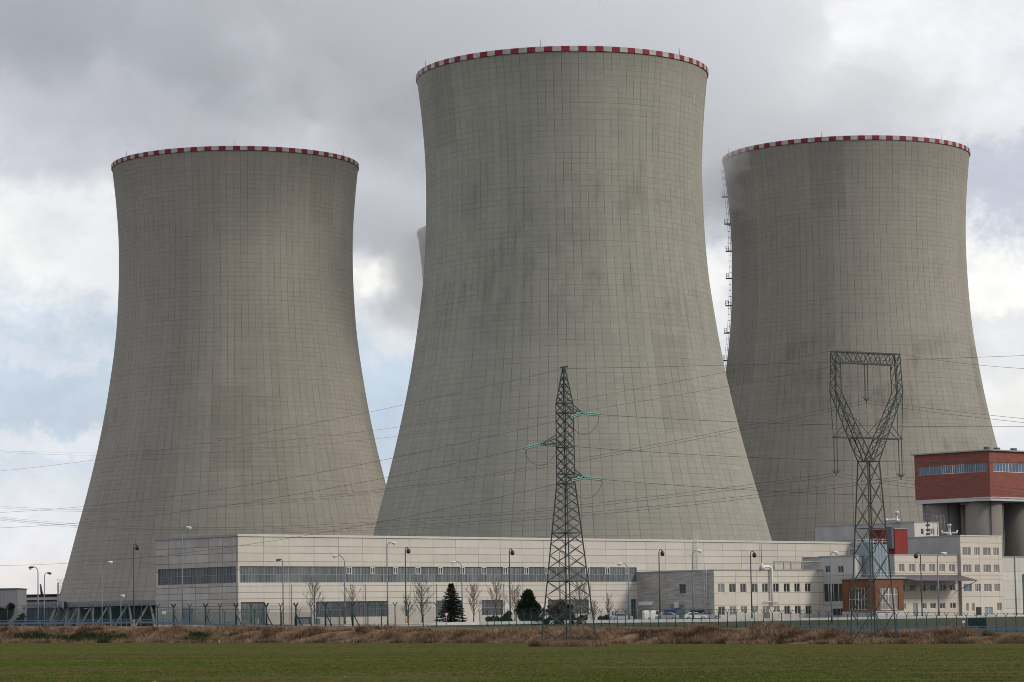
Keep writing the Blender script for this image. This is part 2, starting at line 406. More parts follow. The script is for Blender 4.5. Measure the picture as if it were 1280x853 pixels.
# tufts: dry grass on the embankment, young wheat in the near field
def tufts(name, mat, pts, hh, ww, lean=.5, blades=3, kinds=None):
    rs = np.random.RandomState(len(pts)+3); n = len(pts); P = np.array(pts, dtype=float)
    V = np.zeros((n*blades*3, 3)); 
    for b in range(blades):
        an = rs.uniform(0, 2*math.pi, n); h = hh*rs.uniform(.45, 1.25, n); wv = ww*rs.uniform(.6, 1.3, n)
        la = rs.uniform(0, 2*math.pi, n); ln = lean*h*rs.uniform(.2, 1, n)
        off = rs.uniform(-hh*.35, hh*.35, (n, 2))
        base = P.copy(); base[:, :2] += off; base[:, 2] -= .04
        dx = np.stack([np.cos(an)*wv, np.sin(an)*wv, np.zeros(n)], 1)
        tip = base + np.stack([np.cos(la)*ln, np.sin(la)*ln, h], 1)
        V[b*n*3+0:(b+1)*n*3:3] = base-dx; V[b*n*3+1:(b+1)*n*3:3] = base+dx; V[b*n*3+2:(b+1)*n*3:3] = tip
    m = len(V)//3
    me = bpy.data.meshes.new(name); me.vertices.add(len(V)); me.vertices.foreach_set('co', V.ravel())
    me.loops.add(len(V)); me.loops.foreach_set('vertex_index', np.arange(len(V), dtype=np.int32))
    me.polygons.add(m); me.polygons.foreach_set('loop_start', np.arange(0, len(V), 3, dtype=np.int32))
    me.polygons.foreach_set('loop_total', np.full(m, 3, dtype=np.int32))
    me.update(); me.validate(); me.materials.append(MAT[mat])
    o = bpy.data.objects.new(name, me); COL.objects.link(o); o['kind'] = 'stuff'; return o
def blade_mat(name, c1, c2, c3, s1=.35, s2=2.5):
    m, t, b = base_mat(name, .9, 0, .1); tc = N(t, 'ShaderNodeTexCoord'); P = tc.outputs['Object']
    a = rng(t, nz(t, P, s1, 5, .7), .40, .60, 0, 1); c = rng(t, nz(t, P, s2, 4, .7), .35, .65, 0, 1)
    L(t, mixc(t, mth(t, 'MULTIPLY', c, .6), mixc(t, a, c1, c2), c3), b.inputs['Base Color']); MAT[name] = m
blade_mat('dry_grass', (.060, .036, .024), (.40, .28, .18), (.15, .095, .062), .30, 1.6)
blade_mat('green_bramble', (.02, .035, .014), (.04, .055, .02), (.03, .04, .018))
blade_mat('wheat', (.070, .115, .016), (.048, .078, .012), (.100, .106, .022), .06, .8)
def bank_tufts():
    pts = []; grn = []
    for _ in range(52000):
        u = rnd.uniform(-120, 1400); v = rnd.uniform(-.3, 10.5); 
        X = None; Y = 360; v = v if rnd.random() < .9 else rnd.uniform(-2.2, .5)
        for _k in range(4): X = (u-640)/F*Y; Y = foot(X)+v
        z = terrain(X, Y)
        g = noise.noise((X*.11, v*.3, 9))
        if u < 260 and g > .12 and v < 4.0 and rnd.random() < .75: grn.append((X, Y, z))
        elif noise.noise((X*.25, Y*.25, 4)) > -.18: pts.append((X, Y, z))
    structure(tufts('dry_grass', 'dry_grass', pts, .48, .05, 1.1), 'stuff')
    cl = [p for p in pts if noise.noise((p[0]*.16+7, p[1]*.16, 2)) > .12]
    structure(tufts('tall_dry_grass', 'dry_grass', cl[:7000], .80, .05, .9), 'stuff')
    structure(tufts('brambles', 'green_bramble', grn, .62, .07, .9), 'stuff')
bank_tufts()
def wheat_tufts():
    pts = []
    for _ in range(60000):
        Y = 112*(245/112)**(rnd.random()**1.15); X = rnd.uniform(-.19, .19)*Y
        if noise.noise((X*.06, Y*.22, 1)) + .25*noise.noise((X*.5, Y*1.5, 2)) > -.12: pts.append((X, Y, terrain(X, Y)))
    return tufts('wheat_seedlings', 'wheat', pts, .11, .022, .6)
wheat_tufts()
def clods():
    m = MB()
    for _ in range(150):
        Y = rnd.uniform(118, 340); X = rnd.uniform(-.185, .185)*Y
        if Y > foot(X)-3: continue
        z = terrain(X, Y); s = rnd.uniform(.03, .07)
        V = [(X-s*rnd.uniform(.6, 1.2), Y, z), (X, Y-s, z), (X+s*rnd.uniform(.6, 1.3), Y, z), (X, Y+s, z), (X+rnd.uniform(-.3, .3)*s, Y, z+s*rnd.uniform(.5, 1))]
        m.mesh(V, [(0, 1, 4), (1, 2, 4), (2, 3, 4), (3, 0, 4)])
    MAT['stone'] = simple('pale_field_stone', (.22, .19, .14), .9, 0, .3, 3)
    structure(m.build('field_stones', 'stone'), 'stuff')
clods()

# ------------------------------------------------------------------ cooling towers
PROF = [(9.0, 59.6), (16, 57.5), (23.4, 55.5), (31, 53.5), (39.3, 51.2), (50.6, 48.3), (61.9, 45.7), (73.2, 43.5), (84.5, 41.7), (96, 40.2), (107, 39.4), (119, 39.0), (130, 39.1), (141, 39.8), (149, 40.6), (153.2, 41.1)]
def prof_r(z):
    # Catmull-Rom through the table
    T = PROF
    for i in range(len(T)-1):
        if z <= T[i+1][0] or i == len(T)-2:
            p0 = T[max(i-1, 0)]; p1 = T[i]; p2 = T[i+1]; p3 = T[min(i+2, len(T)-1)]
            h = p2[0]-p1[0]; t = (z-p1[0])/h
            m1 = (p2[1]-p0[1])/(p2[0]-p0[0]); m2 = (p3[1]-p1[1])/(p3[0]-p1[0])
            return (2*t**3-3*t**2+1)*p1[1] + (t**3-2*t**2+t)*h*m1 + (-2*t**3+3*t**2)*p2[1] + (t**3-t**2)*h*m2
NR = 112; ZG = 2.3
def tower_mat(name, c_lo, c_hi, seed, band):
    st_amp = {2: 1.15, 3: 1.5}.get(seed, .7)
    m, t, b = base_mat(name, .9, 0, .15)
    uv = N(t, 'ShaderNodeUVMap'); sp = N(t, 'ShaderNodeSeparateXYZ'); L(t, uv.outputs[0], sp.inputs[0])
    u, v = sp.outputs[0], sp.outputs[1]           # u in rib panels 0..112, v in metres
    fu = mth(t, 'FRACT', u); fv = mth(t, 'FRACT', mth(t, 'DIVIDE', v, 1.5))
    du = mth(t, 'MINIMUM', fu, mth(t, 'SUBTRACT', 1.0, fu)); dv = mth(t, 'MINIMUM', fv, mth(t, 'SUBTRACT', 1.0, fv))
    lu = rng(t, du, .025, .065, 1, 0); lv = rng(t, dv, .04, .11, 1, 0)
    # joints fade in and out
    off = N(t, 'ShaderNodeMapping'); off.inputs['Location'].default_value = (seed*13.7, seed*31.1, seed*7.0); L(t, uv.outputs[0], off.inputs[0]); U = off.outputs[0]
    j1 = rng(t, nz(t, U, .6, 5, .75, (1, .12, 1)), .36, .64, .10, 1); j2 = rng(t, nz(t, U, .5, 4, .7, (.25, .6, 1)), .38, .66, .08, .95)
    pu = N(t, 'ShaderNodeCombineXYZ'); L(t, mth(t, 'FLOOR', mth(t, 'ADD', u, seed*17)), pu.inputs[0]); L(t, mth(t, 'FLOOR', mth(t, 'DIVIDE', v, 1.5)), pu.inputs[1])
    wn = N(t, 'ShaderNodeTexWhiteNoise', noise_dimensions='2D'); L(t, pu.outputs[0], wn.inputs['Vector'])
    wr = N(t, 'ShaderNodeTexWhiteNoise', noise_dimensions='1D'); L(t, mth(t, 'FLOOR', mth(t, 'ADD', mth(t, 'DIVIDE', v, 1.5), seed*5)), wr.inputs['W'])
    wc = N(t, 'ShaderNodeTexWhiteNoise', noise_dimensions='1D'); L(t, mth(t, 'FLOOR', mth(t, 'ADD', u, seed*29)), wc.inputs['W'])
    big = rng(t, nz(t, U, .05, 5, .6, (1, .35, 1)), .35, .65, 0, 1)
    mid = rng(t, nz(t, U, .35, 5, .7, (1, .10, 1)), .3, .7, 0, 1)
    k = mth(t, 'ADD', mth(t, 'MULTIPLY', big, .30), mth(t, 'MULTIPLY', mid, .16))
    k = mth(t, 'ADD', k, mth(t, 'MULTIPLY', wn.outputs['Value'], .16)); k = mth(t, 'ADD', k, mth(t, 'MULTIPLY', wr.outputs['Value'], .08)); k = mth(t, 'ADD', k, mth(t, 'MULTIPLY', wc.outputs['Value'], .16))
    col = mixc(t, k, c_lo, c_hi)
    # stains and wet streaks, then slightly darker towards the rim
    st = rng(t, mth(t, 'MULTIPLY', mth(t, 'ADD', nz(t, U, .42, 6, .75, (1, .09, 1)), nz(t, U, .10, 4, .6, (1, .7, 1))), .5), .49, .62, 0, .60)
    stv = rng(t, nz(t, U, 1.6, 5, .8, (1, .035, 1)), .36, .62, .15, 1)
    run = rng(t, nz(t, U, 2.2, 4, .8, (1, .014, 1)), .60, .74, 0, .42)
    st = mth(t, 'MULTIPLY', mth(t, 'MULTIPLY', st, stv), st_amp)
    zmask = rng(t, mth(t, 'ABSOLUTE', mth(t, 'SUBTRACT', v, band)), 10, 34, 1, .05, True)
    col = mixc(t, mth(t, 'MULTIPLY', st, zmask), col, tuple(x*.60 for x in c_lo))
    top = rng(t, mth(t, 'ADD', v, mth(t, 'MULTIPLY', mid, 8)), 145, 156, 0, .22)
    col = mixc(t, top, col, tuple(x*.6 for x in c_lo))
    col = mixc(t, mth(t, 'MULTIPLY', run, rng(t, v, 70, 150, .25, 1)), col, tuple(x*.5 for x in c_lo))
    # re-cast patches (whole panels of another batch)
    pt = N(t, 'ShaderNodeCombineXYZ'); L(t, mth(t, 'FLOOR', mth(t, 'DIVIDE', mth(t, 'ADD', u, seed*3), 5.0)), pt.inputs[0]); L(t, mth(t, 'FLOOR', mth(t, 'DIVIDE', mth(t, 'ADD', v, 4), 27.0)), pt.inputs[1])
    wp = N(t, 'ShaderNodeTexWhiteNoise', noise_dimensions='3D'); L(t, pt.outputs[0], wp.inputs['Vector'])
    col = mixc(t, mth(t, 'MULTIPLY', mth(t, 'GREATER_THAN', wp.outputs['Value'], .82), .22), col, tuple(x*.62 for x in c_lo))
    fine = rng(t, nz(t, U, 3.0, 4, .7, (1, .6, 1)), .3, .7, 0, .22); col = mixc(t, fine, col, tuple(x*.6 for x in c_lo))
    ln = mth(t, 'MAXIMUM', mth(t, 'MULTIPLY', lu, mth(t, 'MULTIPLY', j1, .48)), mth(t, 'MULTIPLY', lv, mth(t, 'MULTIPLY', j2, .36)))
    col = mixc(t, ln, col, tuple(x*.22 for x in c_lo))
    L(t, col, b.inputs['Base Color'])
    bp = N(t, 'ShaderNodeBump', i_Strength=.35, i_Distance=.12); L(t, mth(t, 'SUBTRACT', 1, lu), bp.inputs['Height']); L(t, bp.outputs[0], b.inputs['Normal'])
    return m
MAT['rim_red'] = simple('rim_red_paint', (.20, .016, .030), .7, 0, .25, .6)
MAT['rim_white'] = simple('rim_white_paint', (.36, .355, .34), .7, 0, .25, .6)
MAT['shell_in'] = simple('shell_inside', (.16, .16, .15), .9, 0, .2, .05)
def surf(rf, zs, n, uvs=True, flip=False, mi=0, mb=None):
    mb = mb or MB(); V = []; fs = []; uv = []
    for z in zs:
        r = rf(z)
        for k in range(n+1):
            a = 2*math.pi*k/n; V.append((r*math.cos(a), r*math.sin(a), z))
    for i in range(len(zs)-1):
        for k in range(n):
            q = (i*(n+1)+k, i*(n+1)+k+1, (i+1)*(n+1)+k+1, (i+1)*(n+1)+k)
            us = [(k*NR/n, zs[i]), ((k+1)*NR/n, zs[i]), ((k+1)*NR/n, zs[i+1]), (k*NR/n, zs[i+1])]
            if flip: q = q[::-1]; us = us[::-1]
            fs.append(q); uv.append(us)
    mb.mesh(V, fs, uv, mi, True); return mb
TOWERS = []
def make_tower(loc, label, c_lo, c_hi, seed, band, legs=96, rot=0):
    t = thing('cooling_tower', label, 'cooling tower', loc, rot, 'cooling towers of the power plant')
    zs = [9+ (153.2-9)*k/72 for k in range(73)]
    mb = surf(prof_r, zs, 224)
    surf(lambda z: prof_r(z)-(.9 if z < 20 else .35), zs, 112, flip=True, mi=1, mb=mb)
    n = 224
    for k in range(n):                      # bottom lip
        a, b2 = 2*math.pi*k/n, 2*math.pi*(k+1)/n; r0, r1 = 59.6, 58.7
        mb.face([(r0*math.cos(b2), r0*math.sin(b2), 9), (r0*math.cos(a), r0*math.sin(a), 9), (r1*math.cos(a), r1*math.sin(a), 9), (r1*math.cos(b2), r1*math.sin(b2), 9)], mi=1)
    mb.build('shell', [tower_mat('tower_concrete', c_lo, c_hi, seed, band), 'shell_in'], t, local=True)
    # rim gallery painted in red and white blocks
    rm = MB(); r1, r0, z0, z1 = 41.42, 40.5, 153.3, 154.65
    for k in range(NR*2):
        a, b2 = 2*math.pi*k/(NR*2), 2*math.pi*(k+1)/(NR*2); mi = (k//2) % 2
        c0, s0, c1, s1 = math.cos(a), math.sin(a), math.cos(b2), math.sin(b2)
        for (ra, za), (rb, zb) in (((r1, z0), (r1, z1)), ((r1, z1), (r0, z1)), ((r0, z1), (r0, z0)), ((r0, z0), (r1, z0))):
            rm.face([(ra*c0, ra*s0, za), (ra*c1, ra*s1, za), (rb*c1, rb*s1, zb), (rb*c0, rb*s0, zb)], mi=mi)
    rm.build('rim_band', ['rim_red', 'rim_white'], t, weld=True, local=True)
    rb = MB()
    for k in range(224):
        a, b2 = 2*math.pi*k/224, 2*math.pi*(k+1)/224
        for (ra, za), (rb_, zb) in (((60.9, 7.6), (60.9, 9.3)), ((60.9, 9.3), (59.3, 9.3)), ((58.9, 9.0), (58.9, 7.6)), ((58.9, 7.6), (60.9, 7.6))):
            rb.face([(ra*math.cos(a), ra*math.sin(a), za), (ra*math.cos(b2), ra*math.sin(b2), za), (rb_*math.cos(b2), rb_*math.sin(b2), zb), (rb_*math.cos(a), rb_*math.sin(a), zb)], sm=False)
    rb.build('ring_beam', 'grey_clad', t, weld=True, local=True)
    fl = MB(); fl.lathe((0, 0, 0), [(52, -.5), (52, 7.2)], 64); fl.build('fill_pack', 'water_dark', t, local=True)
    bs = MB(); bs.lathe((0, 0, 0), [(66, -1), (66, .6), (65.4, .6), (65.4, -.2)], 96); bs.build('basin', 'leg', t, local=True)
    for k in range(legs):
        a = 2*math.pi*(k//2*2+.5)/legs; b2 = a + (1 if k % 2 else -1)*2*math.pi*.9/legs
        mb = MB(); mb.bar((63.3*math.cos(a), 63.3*math.sin(a), -.3), (60*math.cos(b2), 60*math.sin(b2), 7.8), .55, .55)
        mb.build('leg', 'leg', t, local=True)
    for k in range(6):
        a = 2*math.pi*(k+.3)/6; mb = MB(); mb.tube([(41.0*math.cos(a), 41.0*math.sin(a), 154.7), (41.0*math.cos(a), 41.0*math.sin(a), 156.6)], [.07, .04], 5)
        mb.build('lightning_rod', 'pole_dark', t, local=True)
    return t
def tower_xy(xc, ys, hw):
    """place a tower whose rim (radius 41.75) shows half-width hw centred on column xc"""
    D = F*41.42/hw
    for _ in range(8):
        p = at(xc, ys, D); depth = (p-EYE).dot(fwd); D *= (F*41.42/hw)/depth
    return at(xc, ys, D)
G1 = (.245, .240, .205); G1h = (.385, .372, .320)
B1 = (.248, .232, .202); B1h = (.382, .356, .308)
pL = tower_xy(294.5, 205, 154); pC = tower_xy(702.5, 91, 182.6); pR = tower_xy(1057, 192, 154)
print('towers', pL, pC, pR)
tL = make_tower((pL.x, pL.y, ZG), 'left cooling tower with its leg columns showing above the fence', B1, B1h, 1, 60, rot=.3)
tC = make_tower((pC.x, pC.y, ZG), 'largest and nearest cooling tower, tallest in the middle', G1, G1h, 2, 100, rot=1.1)
tR = make_tower((pR.x, pR.y, ZG), 'right cooling tower with a caged ladder up its left edge', B1, B1h, 3, 70, rot=2.0)
pB = at(652, 275, 1135)
tB = make_tower((pB.x, pB.y, ZG), 'hidden cooling tower peeking out behind the tallest one', B1, B1h, 4, 95, rot=.7)

def tower_ladder(t, c):
    view = Vector((c.x, c.y, 0)).normalized(); left = Vector((-view.y, view.x, 0))
    an = math.atan2(left.y, left.x) + R(4)
    ra = Vector((math.cos(an), math.sin(an), 0)); ta = Vector((-ra.y, ra.x, 0))
    base = Vector((c.x, c.y, ZG))
    mb = MB()
    zs = [12 + 2.0*k for k in range(71)]
    P = [base + ra*(prof_r(z)+.3) + Vector((0, 0, z)) for z in zs]
    for s in (-.45, .45):
        for a, b in zip(P, P[1:]): mb.bar(a+ta*s, b+ta*s, .10)
    for a, b in zip(P, P[1:]):
        for k in range(3): q = a.lerp(b, k/3); mb.bar(q-ta*.45, q+ta*.45, .07)
    for a, b in zip(P[::1], P[1::1]):
        mb.bar(a+ta*.45+ra*.65, a+ra*.65-ta*.45, .08); mb.bar(a+ta*.45, a+ta*.45+ra*.65, .08); mb.bar(a-ta*.45, a-ta*.45+ra*.65, .08); mb.bar(a+ra*.65, b+ra*.65, .08)
    for z in zs[::4]:
        q = base + Vector((0, 0, z)); mb.bar(q+ra*(prof_r(z)-.1), q+ra*(prof_r(z)+.3), .12)
    # children of a rotated root: express in the root's frame
    M = Matrix.Rotation(-t.rotation_euler.z, 4, 'Z') @ Matrix.Translation(-base)
    def fin(mb, name, mat):
        mb.v = [tuple(M @ Vector(v)) for v in mb.v]; return mb.build(name, mat, t, local=True)
    fin(mb, 'ladder', 'pole_dark')
    for k in range(14):
        z = 22 + k*9.2; r = prof_r(z)
        q = base + ra*(r-.1) + Vector((0, 0, z)); mb = MB()
        mb.box(q-ta*1.2, ra*2.1, ta*2.4, (0, 0, .2))
        for s in (-1.2, 1.2):
            for e in (1.1, 2.0): mb.bar(q+ta*s+ra*e, q+ta*s+ra*e+Vector((0, 0, 1.7)), .12)
            for h in (.9, 1.7): mb.bar(q+ta*s+ra*1.1+Vector((0, 0, h)), q+ta*s+ra*2.0+Vector((0, 0, h)), .10)
        for h in (.9, 1.7): mb.bar(q-ta*1.2+ra*2.0+Vector((0, 0, h)), q+ta*1.2+ra*2.0+Vector((0, 0, h)), .10)
        fin(mb, 'platform', 'pole_dark')
tower_ladder(tR, pR)

# ------------------------------------------------------------------ steam
def steam(name, label, c, length, R0, k, dens, direction, seed, start=-30):
    d = Vector(direction).normalized()
    q = d.to_track_quat('X', 'Z')
    rsn = 48; nx = 40; V = []; fs = []
    for i in range(nx+1):
        x = start + (length-start)*i/nx; Rr = R0 + k*max(x, 0)
        if i == 0: Rr *= .55
        for j in range(rsn):
            a = 2*math.pi*j/rsn; p = Vector((x, math.cos(a), math.sin(a)))
            rr = Rr*(1.02+.16*noise.fractal((x*.012+seed, math.cos(a)*1.3, math.sin(a)*1.3), 1.0, 2.0, 3))
            V.append((x, rr*math.cos(a), rr*math.sin(a)))
    for i in range(nx):
        for j in range(rsn): j2 = (j+1) % rsn; fs.append((i*rsn+j, (i+1)*rsn+j, (i+1)*rsn+j2, i*rsn+j2))
    fs.append(tuple(range(rsn))); fs.append(tuple(nx*rsn+j for j in range(rsn))[::-1])
    mb = MB(); mb.mesh(V, fs, None, 0, True)
    m = bpy.data.materials.new('steam'); m.use_nodes = True; t = m.node_tree; t.nodes.clear()
    o = N(t, 'ShaderNodeOutputMaterial'); pv = N(t, 'ShaderNodeVolumePrincipled'); L(t, pv.outputs[0], o.inputs['Volume'])
    pv.inputs['Color'].default_value = (.952, .972, 1, 1); pv.inputs['Anisotropy'].default_value = .2
    tc = N(t, 'ShaderNodeTexCoord'); P = tc.outputs['Object']; sp = N(t, 'ShaderNodeSeparateXYZ'); L(t, P, sp.inputs[0])
    r = mth(t, 'SQRT', mth(t, 'ADD', mth(t, 'MULTIPLY', sp.outputs[1], sp.outputs[1]), mth(t, 'MULTIPLY', sp.outputs[2], sp.outputs[2])))
    Rx = mth(t, 'ADD', R0, mth(t, 'MULTIPLY', mth(t, 'MAXIMUM', sp.outputs[0], 0), k))
    mp = N(t, 'ShaderNodeMapping'); mp.inputs['Location'].default_value = (seed*40, seed*17, 0); L(t, P, mp.inputs[0])
    nn = N(t, 'ShaderNodeTexNoise', i_Scale=.021, i_Detail=8.0, i_Roughness=.60); L(t, mp.outputs[0], nn.inputs['Vector'])
    f = mth(t, 'SUBTRACT', 1.0, mth(t, 'DIVIDE', r, Rx))
    f = mth(t, 'ADD', f, mth(t, 'MULTIPLY', mth(t, 'SUBTRACT', nn.outputs['Fac'],   .545), 3.6))
    f = rng(t, f, 0.0, .11, 0, 1, True)
    fe = rng(t, sp.outputs[0], length*.55, length*.98, 1, 0, True)
    fs_ = rng(t, sp.outputs[0], start, start+25, 0, 1, True)
    # never reaches the mesh surface
    edge = rng(t, mth(t, 'DIVIDE', r, Rx), .8, .97, 1, 0, True)
    dn = mth(t, 'MULTIPLY', mth(t, 'MULTIPLY', mth(t, 'MULTIPLY', f, dens), fe), mth(t, 'MULTIPLY', fs_, edge))
    L(t, dn, pv.inputs['Density'])
    ob = mb.build(name, m)
    bm = bmesh.new(); bm.from_mesh(ob.data); bmesh.ops.recalc_face_normals(bm, faces=bm.faces); bm.to_mesh(ob.data); bm.free()
    ob.location = c; ob.rotation_euler = q.to_euler(); ob['kind'] = 'stuff'
    return ob
WIND = (-.83, -.05, .50)
zt = ZG+150
STEAM = True
if STEAM:
    steam('steam_plume', '', (pR.x+4, pR.y+4, zt+3), 420, 49, .32, .019, WIND, 1, -24)
    steam('steam_plume', '', (pC.x+0, pC.y+8, zt+8), 420, 38,   .24, .0085, WIND, 2, -14)
    steam('steam_plume', '', (pL.x+0, pL.y+8, zt+8), 330, 38, .22, .0062, WIND, 3, -14)
    steam('steam_plume', '', (pB.x-6, pB.y, zt-4), 200, 54, .04, .020, (-.84, -.05, .50), 4, -30)

# ------------------------------------------------------------------ buildings: common frame
AZ = R(45.0)
FD = Vector((math.sin(AZ), math.cos(AZ), 0)); ND = Vector((math.cos(AZ), -math.sin(AZ), 0))
O0 = at(298, 782, 519); O0.z = 0
GZ = 2.45
def W(s, q, z): return O0 + FD*s + ND*q + Vector((0, 0, z))
def hitS(x, y, q):
    """pixel ray onto the facade plane at offset q: along-wall s and height z"""
    d = ray(x, y); p0 = O0 + ND*q; t = (p0-EYE).dot(ND)/d.dot(ND); P = EYE+d*t; return (P-O0).dot(FD), P.z
def hitQ(x, y, s):
    d = ray(x, y); p0 = O0 + FD*s; t = (p0-EYE).dot(FD)/d.dot(FD); P = EYE+d*t; return (P-O0).dot(ND), P.z
UPZ = Vector((0, 0, 1))
def wall(mb, p0, p1, z0, z1, holes=(), mi=0, reveal=.28, u0=0, mr=None):
    """vertical wall from p0 to p1 (plan points), outward side on the right of p0->p1; holes = (a0,a1,z0,z1) measured along the wall"""
    p0 = Vector((p0[0], p0[1], 0)); p1 = Vector((p1[0], p1[1], 0)); d = (p1-p0); Ln = d.length; d.normalize()
    out = Vector((d.y, -d.x, 0))
    us = sorted({0.0, Ln, *[h[0] for h in holes], *[h[1] for h in holes]}); zs = sorted({z0, z1, *[h[2] for h in holes], *[h[3] for h in holes]})
    us = [u for u in us if -1e-6 <= u <= Ln+1e-6]; zs = [z for z in zs if z0-1e-6 <= z <= z1+1e-6]
    for a, b in zip(us, us[1:]):
        for c, e in zip(zs, zs[1:]):
            cu, cz = (a+b)/2, (c+e)/2
            if any(h[0] < cu < h[1] and h[2] < cz < h[3] for h in holes): continue
            mb.face([p0+d*a+UPZ*c, p0+d*b+UPZ*c, p0+d*b+UPZ*e, p0+d*a+UPZ*e], [(a+u0, c-z0), (b+u0, c-z0), (b+u0, e-z0), (a+u0, e-z0)], mi)
    mr = mi if mr is None else mr
    for h in holes:
        a, b, c, e = h; i = out*-reveal
        A, B, C_, D_ = p0+d*a+UPZ*c, p0+d*b+UPZ*c, p0+d*b+UPZ*e, p0+d*a+UPZ*e
        for x, y in ((A, B), (B, C_), (C_, D_), (D_, A)): mb.face([y, x, x+i, y+i], mi=mr)
    return d, out
def block(name_parent, s0, s1, q0, q1, z0, z1, front_mat, side_mat, front_holes=(), side_holes=(), coping='coping', ch=.35, proud=.12):
    """box with a front wall (at q1, facing the field) and a left side wall (at s0); holes in (s,z) / (q,z) coordinates"""
    t = name_parent
    mats = [front_mat, side_mat, 'roof']
    mb = MB()
    A, B, C_, D_ = W(s0, q0, 0), W(s0, q1, 0), W(s1, q1, 0), W(s1, q0, 0)
    # outward on right of travel: travel B->C has right-hand side = ND ?  d=FD -> out=(FD.y,-FD.x)=ND
    wall(mb, B, C_, z0, z1, [(h[0]-s0, h[1]-s0, h[2], h[3]) for h in front_holes], 0)
    wall(mb, A, B, z0, z1, [(h[0]-q0, h[1]-q0, h[2], h[3]) for h in side_holes], 1)
    wall(mb, C_, D_, z0, z1, (), 1); wall(mb, D_, A, z0, z1, (), 0)
    mb.face([W(s0, q0, z1), W(s0, q1, z1), W(s1, q1, z1), W(s1, q0, z1)][::-1], mi=2)
    mb.build('wall', mats, t, weld=True)
    if coping:
        cp = MB(); e = proud; i = .45; fm_ = [1, 0, 1, 1]
        ring_o = [W(s0-e, q0-e, 0), W(s0-e, q1+e, 0), W(s1+e, q1+e, 0), W(s1+e, q0-e, 0)]
        ring_i = [W(s0+i, q0+i, 0), W(s0+i, q1-i, 0), W(s1-i, q1-i, 0), W(s1-i, q0+i, 0)]
        for k in range(4):
            a, b = ring_o[k], ring_o[(k+1) % 4]; c, d = ring_i[k], ring_i[(k+1) % 4]
            zt_, zb = z1+.05, z1+.05-ch
            cp.face([a+UPZ*zb, b+UPZ*zb, b+UPZ*zt_, a+UPZ*zt_], mi=fm_[k]); cp.face([a+UPZ*zt_, b+UPZ*zt_, d+UPZ*zt_, c+UPZ*zt_]); cp.face([c+UPZ*zt_, d+UPZ*zt_, d+UPZ*(zb), c+UPZ*(zb)]); cp.face([b+UPZ*zb, a+UPZ*zb, c+UPZ*zb, d+UPZ*zb])
        cp.build('parapet', [coping, 'frame_g'], t, weld=True)
WMESH = {}
def window(parent, kind, org, dr, out, w_, h_, glass='glass_dark', frame='frame_w', nx=2, ny=1, depth=.2, fw=.10):
    """a window = its panes, with the frame as a child; mesh shared by equal windows"""
    key = (kind, round(w_, 1), round(h_, 1), glass, frame, nx, ny, parent.name)
    p = MB(); a = org - out*depth
    if nx*ny >= 1:
        p.face([a, a+dr*w_, a+dr*w_+UPZ*h_, a+UPZ*h_], [(org.x % 50, 0), (org.x % 50+w_, 0), (org.x % 50+w_, h_), (org.x % 50, h_)])
        p.face([a-out*.05, a-out*.05+UPZ*h_, a-out*.05+dr*w_+UPZ*h_, a-out*.05+dr*w_])
    po = p.build(kind, glass, parent)
    f = MB(); b = a + out*.004; t_ = .07
    for k in range(nx+1):
        x = k*w_/nx; f.box(b+dr*max(0, min(w_-fw, x-fw/2)), dr*fw, out*t_, UPZ*h_)
    for k in range(ny+1):
        z = k*h_/ny; f.box(b+UPZ*max(0, min(h_-fw, z-fw/2)) + out*.002, dr*w_, out*t_, UPZ*fw)
    f.build('frame', frame, po); return po
def hs(x0, x1, y0, y1, q, snapz=None):
    s0, z1 = hitS(x0, y0, q); s1, _ = hitS(x1, y0, q); _, z0 = hitS(x0, y1, q); return (s0, s1, z0, z1)
def hq(x0, x1, y0, y1, s):
    q0, z1 = hitQ(x0, y0, s); q1, _ = hitQ(x1, y0, s); _, z0 = hitQ(x0, y1, s); return (q0, q1, z0, z1)
def fwin(parent, h, q, **kw): return window(parent, kw.pop('kind', 'window'), W(h[0], q, h[2]), FD, ND, h[1]-h[0], h[3]-h[2], **kw)
def swin(parent, h, s, **kw): return window(parent, kw.pop('kind', 'window'), W(s, h[0], h[2]), ND, -FD, h[1]-h[0], h[3]-h[2], **kw)

